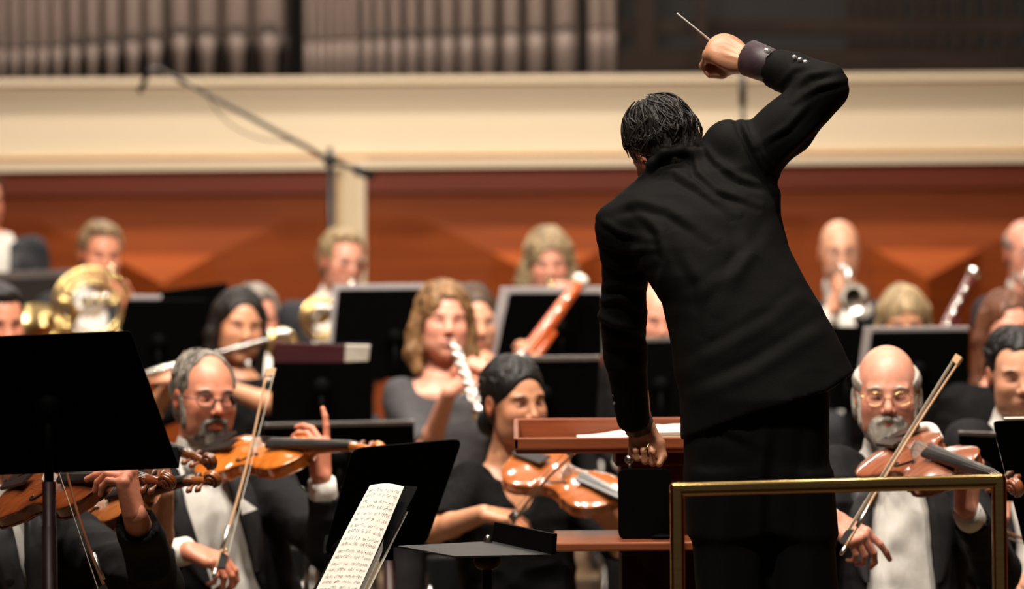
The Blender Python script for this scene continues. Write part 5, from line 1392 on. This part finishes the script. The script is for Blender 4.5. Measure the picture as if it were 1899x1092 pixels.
P_('bald man in glasses at the right edge playing a trumpet', (1900, 560, D + .05), (1905, 805, D + .08), (1835, 582, D), (1980, 585, D + .03),
   (1902, 470, D, 12, 4, 0), skin='pink', hair='fringe', haircol='grey', outfit='grey', glasses=('chrome', .0011), who='man with trumpet at the right edge',
   arms=[arm((1835, 582, D), (1845, 670, D - .15), (1888, 568, D - .38), (.25, -.1, .95), (.6, .6, 0), True, curls=(.8, .9, .9, .8))], h=.005, hh=.004)
P_('man in tailcoat with white bow tie sitting high at the far left edge', (-5, 445, D + 1.33), (-10, 700, D + 1.36), (-78, 470, D + 1.33), (58, 468, D + 1.36),
   (-32, 375, D + 1.33, 25, 6, 0), skin='ruddy', hair='short', haircol='brown', outfit='tux', who='man at the far left edge', h=.005, hh=.004,
   vw=([-.3, .3, .5, .8, .95, 1.06], [.03, .03, .045, .055, .055, .05]), cloth='greysuit',
   extra=lambda root, T, R, c: G().ball(T.front(-.13, .60, .035), (.03, .02, .02), 8).out('red_flower', M['red'], root, True))
D = 16.4
P_('grey-haired man glimpsed behind the flutist', (478, 668, D), (478, 930, D), (408, 695, D), (548, 695, D),
   (474, 595, D, 12, 8, 0), skin='pink', hair='short', haircol='grey', who='man behind the flutist', h=.006, hh=.0045)
P_('woman with dark parted hair behind the curly-haired woodwind player', (882, 668, 15.7), (882, 940, 15.7), (822, 690, 15.7), (942, 690, 15.7),
   (877, 598, 15.75, 18, 6, 0), skin='fair', hair='long', haircol='brown', outfit='black', female=True, who='woman behind the woodwind player', h=.006, hh=.004,
   arms=[arm((942, 690, 15.7), (990, 800, 15.6), (1000, 700, 15.35), (-.3, 0, .9), (-.5, .5, 0), False)])
P_('bald man glimpsed between the conductor\'s arm and back', (1222, 660, D), (1222, 925, D), (1150, 690, D), (1292, 690, D),
   (1220, 592, D, 8, 12, 0), skin='pink', hair='fringe', haircol='grey', who='bald man behind the conductor', h=.006, hh=.004)
D = 15.8
P_('blonde woman with eyes just above a stand, playing the dark bassoon', (1676, 680, D), (1676, 950, D), (1610, 710, D), (1745, 710, D),
   (1676, 602, D, 0, 10, 0), skin='tan', hair='bangs', haircol='light', outfit='black', female=True, who='blonde bassoonist', h=.006, hh=.004)
D = 14.6
P_('auburn long-haired woman in black behind the dark-haired man at right', (1850, 715, D), (1845, 1000, D), (1775, 745, D), (1925, 745, D),
   (1868, 614, D, 12, 3, 0), skin='pink', hair='longwave', haircol='auburn', outfit='black', female=True, who='auburn-haired woman', h=.005, hh=.004)
P_('dark-haired player at the left edge, forehead above the big stand', (2, 690, 15.0), (0, 980, 15.0), (-75, 720, 15.0), (80, 720, 15.0),
   (-2, 600, 15.0, 25, 10, 0), skin='ruddy', hair='short', haircol='black', who='player at the left edge', h=.006, hh=.004)
# ================================================================ the conductor
def stack_fn(rows, n=2.4, Yc=10.0):
    """rows: (py, px_left, px_right, half depth, depth offset)"""
    zz, cx, cy, a, b = [], [], [], [], []
    for (py, xl, xr_, hb, dy) in rows:
        p, q = at(xl, py, Yc + dy), at(xr_, py, Yc + dy)
        zz.append((p[2] + q[2]) / 2); cx.append((p[0] + q[0]) / 2); cy.append(Yc + dy); a.append((q[0] - p[0]) / 2); b.append(hb)
    zz, cx, cy, a, b = (np.array(v)[::-1] for v in (zz, cx, cy, a, b))
    def f(P):
        z = P[..., 2]; A = np.interp(z, zz, a); Bq = np.interp(z, zz, b)
        m = ((np.abs(P[..., 0] - np.interp(z, zz, cx)) / A) ** n + (np.abs(P[..., 1] - np.interp(z, zz, cy)) / Bq) ** n) ** (1 / n)
        return np.maximum((m - 1) * np.minimum(A, Bq), np.maximum(z - zz[-1], zz[0] - z))
    lo = np.array((cx - a, cy - b)).min(1); hi = np.array((cx + a, cy + b)).max(1)
    return f, np.array((lo[0], lo[1], zz[0])) - .04, np.array((hi[0], hi[1], zz[-1])) + .04
def to_px(V, ):
    Y = V[:, 1]; dx, dz = V[:, 0], V[:, 2] - CAMZ
    return CX + FPX * (dx * cr - dz * sr) / Y, CY - FPX * (dx * sr + dz * cr) / Y
def folds_disp(V, N, folds, onlyback=True):
    X, Yp = to_px(V); out = np.zeros(len(V)); P2 = np.stack([X, Yp], 1)
    for pts, amp, w in folds:
        pts = np.array(pts, float); best = np.full(len(V), 1e9); sgn = np.zeros(len(V)); tt = np.zeros(len(V)); n_ = len(pts) - 1
        for i in range(n_):
            a, b = pts[i], pts[i + 1]; ba = b - a; t = np.clip(((P2 - a) @ ba) / (ba @ ba), 0, 1)
            q = P2 - a - t[:, None] * ba; d = np.hypot(q[:, 0], q[:, 1]); m = d < best
            best[m] = d[m]; sgn[m] = (q[m, 0] * -ba[1] + q[m, 1] * ba[0]) / np.hypot(*ba); tt[m] = (i + t[m]) / n_
        e = np.sin(np.pi * np.clip(tt, .02, .98)) ** .5
        out += amp * e * (np.exp(-((sgn - 0) / w) ** 2) * (best < 4 * w) - .8 * np.exp(-((sgn - 1.7 * w) / (w * .8)) ** 2) * (best < 4 * w))
    return out * (N[:, 1] < .25)
def conductor():
    a = at; Y0 = 10.0
    root = empty('person', (a(1410, 0, 10)[0], 10.0, PZ), 'conductor seen from behind in black suit, right arm raised with baton', 'person')
    sk = np.array(SKIN['tan']) * 1.05
    # head
    R = head_matrix(200, 24, 20) * .93; c = a(1236, 282, 10.17)
    parts = []
    F = head_field(sk, .003, neck=False); F.path([(0, -.022, -.06), (0, -.040, -.12)], [.056, .05], .02, sk); V, Q, C = F.mesh(); parts.append((to_world(V, R, c), Q, C))
    f, lo, hi = stack_fn([(340, 1215, 1420, .08, .12), (460, 1190, 1440, .10, .08), (620, 1270, 1530, .09, .03), (740, 1300, 1510, .08, .02)])
    B = SDF(lo - .1, hi + .1, .010, sk); B.fn(lo, hi, f, 0, sk)
    B.cap(a(1270, 335, 10.14), c + R @ np.array((0, -.03, -.10)), .045, .045, .03, sk)
    for x0, x1 in ((1345, 1352), (1468, 1492)):
        pass
    V, Q, C = B.mesh(); parts.append((V, Q, C))
    # right arm and raised fist
    We = a(1388, 113, 10.24); E_ = a(1528, 160, 10.10)
    Fh = SDF(We - .19, We + .17, .0024, sk)
    Fh.cap(We + nrm(E_ - We) * .10, We, .031, .0265, 0, sk)
    d = nrm((-.84, .36, .36)); n = nrm((-.20, .80, -.56))
    hand(Fh, We + nrm(We - E_) * .002, d, n, True, ((1.25, 1.35, .8), (1.35, 1.4, .8), (1.4, 1.4, .8), (1.45, 1.4, .8)), sk, .008, -.1, (.05, 1.1), .98, .6)
    Fh.ell(We + d * .055 - n * .004, (.045, .045, .020), .012, sk, R=np.stack([d, np.cross(d, n), n], 1))
    # tendons and creases on the back of the hand
    for i in range(4):
        sd_ = np.cross(d, n)
        k_ = We + sd_ * (.018 - .012 * i) - n * .017
        Fh.cap(k_ + d * .02, k_ + d * .075 + sd_ * (.009 - .006 * i), .0012, .0022, .010, sk * 1.04)
    V, Q, C = Fh.mesh(); V = relax(V, Q, 1, .3); parts.append((V, Q, C))
    # left arm and hanging fist
    Wl = a(1188, 786, 10.36); El = a(1155, 592, 10.22)
    Fl = SDF(Wl - np.array((.12, .12, .16)), Wl + np.array((.12, .12, .12)), .0024, sk)
    Fl.cap(Wl + nrm(El - Wl) * .08, Wl, .030, .0245, 0, sk)
    hand(Fl, Wl, (.10, .42, -1), (.30, -1, -.35), False, ((1.25, 1.5, .9), (1.5, 1.65, 1.0), (1.55, 1.7, 1.0), (1.55, 1.7, 1.0)), sk, .008, -.1, (.15, 1.3), .88, 1.3)
    V, Q, C = Fl.mesh(); V = relax(V, Q, 1, .3); parts.append((V, Q, C))
    V, Q, C = join(parts); mesh_obj('body', V, Q, M['skin'], root, colors=C)
    G().tube(ring(Wl + np.array((.012, -.038, -.052)), (.9, .1, -.5), .0100, .001, 1, 0, 20), .0014, 6, False).out('ring', M['goldbrass'], root, True)
    # hair: a sculpted volume plus combed locks
    Fx = hair_field('short', .003); V, Q, _ = Fx.mesh(); N = vnormals(V, Q); V = strand(V, N, R, .0035, (60, 26, 30), 11)
    col = np.array((.014, .0115, .010))[None] * (1 + .4 * vnoise(V * np.array((50, 25, 25)), 9)[:, None])
    Vl, Ql, Cl = locks(520, 21, (.0725 + .011, .094 + .012, .083 + .013), (.020, .0165, .015), front=.06, wave=.03, zmin=-.05)
    Vh, Qh, Ch = join([(V, Q, col), (Vl, Ql, Cl)])
    mesh_obj('hair', to_world(Vh, R, c), Qh, M['haircol'], root, colors=Ch)
    # jacket
    rows = [(322, 1230, 1400, .085, .13), (360, 1165, 1446, .105, .115), (400, 1150, 1447, .118, .10), (460, 1166, 1462, .125, .08), (510, 1196, 1487, .125, .06),
            (560, 1229, 1517, .125, .045), (620, 1243, 1550, .128, .03), (690, 1251, 1584, .133, .02), (740, 1262, 1606, .136, .01), (850, 1262, 1600, .136, .01)]
    f, lo, hi = stack_fn(rows)
    J = SDF((a(1060, 0, 10)[0], 9.74, a(0, 880, 10)[2]), (a(1610, 0, 10)[0], 10.55, a(0, 60, 10)[2]), .0052)
    J.fn(lo, hi, f, 0)
    J.cap(a(1264, 330, 10.14), a(1154, 416, 10.10), .060, .056, .03)
    J.cap(a(1285, 330, 10.14), a(1372, 290, 10.13), .060, .072, .03)
    J.cap(a(1330, 340, 10.12), a(1380, 330, 10.12), .07, .07, .03)
    # left sleeve
    J.path([a(1153, 422, 10.10), a(1160, 500, 10.16), a(1156, 590, 10.22)], [.057, .050, .0515], .012)
    J.path([a(1154, 586, 10.22), a(1160, 660, 10.27), a(1175, 775, 10.345)], [.0500, .0465, .0375], .012)
    J.cap(a(1182, 822, 10.38), a(1186, 850, 10.39), .06, .06, 0, op='sub')
    # right sleeve
    J.path([a(1395, 290, 10.12), a(1460, 235, 10.11), a(1528, 163, 10.10)], [.066, .060, .0545], .022)
    J.path([a(1527, 163, 10.10), a(1478, 141, 10.15), a(1425, 123, 10.20)], [.0545, .0475, .0425], .010)
    J.cap(a(1408, 117, 10.22), a(1385, 108, 10.25), .060, .06, 0, op='sub')
    J.ell(a(1350, 268, 10.12), (.056, .06, .056), .018)
    # collar
    J.cap(a(1270, 330, 10.13), a(1250, 306, 10.14), .064, .0585, .014)
    J.cap(a(1240, 268, 10.20), a(1228, 225, 10.24), .052, .052, .003, op='sub')
    J.path([a(1196, 338, 10.10), a(1208, 303, 10.085), a(1232, 283, 10.075), a(1262, 277, 10.075), a(1290, 284, 10.085), a(1308, 300, 10.10)], [.004, .007, .0085, .0085, .007, .004], .02)
    # hem
    def hem(P):
        X, Yp = to_px(P.reshape(-1, 3)); Yh = np.interp(X, (1200, 1270, 1393, 1534, 1584), (838, 814, 768, 726, 690)); return ((Yh - Yp) / 850.).reshape(P.shape[:-1])
    J.fn(J.lo, J.lo + J.h * J.n, hem, .003, op='sub')
    V, Q, _ = J.mesh(); V = relax(V, Q, 1); N = vnormals(V, Q)
    folds = [([(1448, 395), (1420, 450), (1370, 500), (1300, 545), (1240, 575)], 0.0016, 13), 
             ([(1545, 600), (1480, 640), (1400, 690), (1330, 720), (1266, 745)], 0.0028, 14), ([(1500, 540), (1430, 600), (1340, 650), (1262, 690)], 0.0019, 13),
             ([(1290, 285), (1296, 320), (1330, 350), (1390, 372)], .006, 7), ([(1300, 262), (1330, 300), (1372, 330), (1420, 345)], .005, 7), ([(1374, 222), (1386, 250), (1405, 290), (1425, 322)], .010, 6),
             ([(1206, 322), (1250, 318), (1300, 345), (1345, 380)], .006, 9), ([(1130, 385), (1180, 372), (1240, 385), (1300, 425)], .005, 10), ([(1195, 400), (1225, 430), (1235, 480), (1225, 530)], .005, 9),
             ([(1112, 405), (1150, 430), (1195, 440)], .004, 7), ([(1118, 450), (1160, 465), (1200, 462)], .0045, 6), ([(1120, 480), (1160, 500), (1200, 490)], .004, 7), ([(1115, 535), (1155, 525), (1198, 530)], .0035, 7),
             ([(1110, 560), (1150, 552), (1198, 575)], .0045, 7), ([(1104, 582), (1140, 600), (1185, 612)], .0055, 7), ([(1120, 640), (1150, 628), (1195, 640)], .003, 8),
             ([(1415, 262), (1460, 235), (1500, 190)], .004, 7), ([(1440, 300), (1480, 262), (1530, 215)], .004, 8), ([(1486, 180), (1520, 160), (1560, 150)], .005, 6), ([(1470, 165), (1500, 140), (1545, 130)], .0045, 6),
             ([(1452, 150), (1470, 128), (1500, 118)], .0035, 6), ([(1395, 245), (1415, 285), (1440, 320)], .005, 6), ([(1270, 470), (1300, 520), (1310, 580)], .003, 12), ([(1375, 400), (1390, 470), (1350, 540)], .003, 13)]
    D = folds_disp(V, N, folds)
    n1 = 1 - 2 * np.abs(vnoise(V * np.array((9, 9, 14)) + 3, 31)); n2 = vnoise(V * np.array((24, 24, 30)), 33)
    V = V + N * (D * 1.15 + .0016 * n1 + .0012 * n2)[:, None]
    mesh_obj('suit_jacket', V, Q, M['conduct'], root)
    # collar fold line and centre back seam as a thin raised band
    # shirt cuffs
    g = G(); v = nrm(a(1392, 109, 10.235) - a(1425, 123, 10.20))
    p = a(1425, 121, 10.20)
    g.tube([p - v * .02, p + v * .005, a(1391, 108, 10.235), a(1391, 108, 10.235), p + v * .01], [.036, .0395, .0415, .037, .034], 30, False); g.out('shirt_cuff', M['plum'], root, True)
    g = G(); p = a(1176, 760, 10.345); q = a(1187, 795, 10.37)
    g.tube([p, q, q, p], [.0345, .0345, .031, .030], 30, False); g.out('shirt_cuff', M['plum'], root, True)
    # cufflink and sleeve buttons
    def gem(p, r, m, nv, name):
        p = np.asarray(p, float); nv = nrm(nv); g = G(); u = nrm(np.cross(nv, (0, 0, 1))); w = np.cross(nv, u); k = 10
        V_ = [p + nv * r * .55] + [p + nv * r * .35 + r * .6 * (math.cos(t) * u + math.sin(t) * w) for t in np.linspace(0, 2 * math.pi, k, False)] + \
             [p + r * (math.cos(t) * u + math.sin(t) * w) for t in np.linspace(.3, 2 * math.pi + .3, k, False)] + [p - nv * r * .5]
        F_ = [(0, 1 + i, 1 + (i + 1) % k) for i in range(k)]
        for i in range(k): F_ += [(1 + i, 11 + i, 1 + (i + 1) % k), (11 + i, 11 + (i + 1) % k, 1 + (i + 1) % k), (11 + (i + 1) % k, 11 + i, 21)]
        g.add(V_, F_); g.out(name, m, root)
    gem(a(1423, 94, 10.160), .0092, M['crystal'], (.15, -1, .75), 'cufflink')
    for (x, y, m, r) in ((1473.5, 105, 'crystal', .0058), (1484, 110, 'darkbtn', .0068), (1494, 114.5, 'crystal', .0062)):
        gem(a(x, y, 10.098 + (1494 - x) * .0006), r, M[m], (.15, -1, .75), 'sleeve_button')
    for k, y in enumerate((716, 732, 748)): gem(a(1136.5 + k * 1.2, y, 10.30), .0045, M['darkbtn'], (-.9, -.5, .1), 'sleeve_button')
    gem(a(1171, 780, 10.335), .006, M['crystal'], (-.6, -.9, .1), 'cufflink')
    # trousers
    f, lo, hi = stack_fn([(690, 1275, 1530, .11, .02), (740, 1268, 1535, .12, .02), (800, 1266, 1535, .12, .02), (900, 1268, 1540, .115, .02), (990, 1275, 1548, .105, .02)], 2.6)
    T_ = SDF((a(1240, 0, 10)[0], 9.8, PZ - .02), (a(1610, 0, 10)[0], 10.22, a(0, 670, 10)[2]), .007)
    T_.fn(lo, hi, f, 0)
    zt = a(0, 960, 10)[2]
    for xa_, xb_, x2a, x2b in ((1279, 1430, 1310, 1424), (1418, 1540, 1452, 1566)):
        rows2 = [(880, xa_, xb_, .105, .02), (1092, xa_ + 10, xb_ - 2 if xa_ < 1400 else xb_ + 14, .092, .02), (1300, x2a, x2b, .08, .02), (1535, x2a + 8, x2b + 4, .07, .0)]
        f2, l2, h2 = stack_fn(rows2, 2.4); T_.fn(l2, h2, f2, .03)
    V, Q, _ = T_.mesh(); V = relax(V, Q, 1); N = vnormals(V, Q)
    D = folds_disp(V, N, [([(1300, 770), (1290, 900), (1300, 1092)], .004, 14), ([(1440, 800), (1430, 900), (1425, 1092)], -.006, 12), ([(1270, 800), (1340, 790), (1400, 820)], .004, 10), ([(1520, 760), (1500, 900), (1510, 1092)], .003, 14), ([(1350, 900), (1345, 1000), (1350, 1092)], .003, 16)])
    V = V + N * (D + .003 * vnoise(V * np.array((8, 8, 4)), 41))[:, None]
    mesh_obj('trousers', V, Q, M['conduct'], root)
    for x in (1368, 1510):
        p = a(x, 1540, 10.0); p[2] = PZ + .05
        S_ = SDF(p - .2, p + np.array((.15, .32, .12)), .006); S_.ell(p + np.array((0, .0, -.005)), (.042, .07, .04), 0); S_.ell(p + np.array((0, .15, -.015)), (.047, .09, .033), .03)
        S_.fn(S_.lo, S_.lo + S_.h * S_.n, lambda P: -(P[..., 2] - PZ - .001), .002, op='int')
        V, Q, _ = S_.mesh(); mesh_obj('shoe', V, Q, M['black'], root)
    return root
conductor()
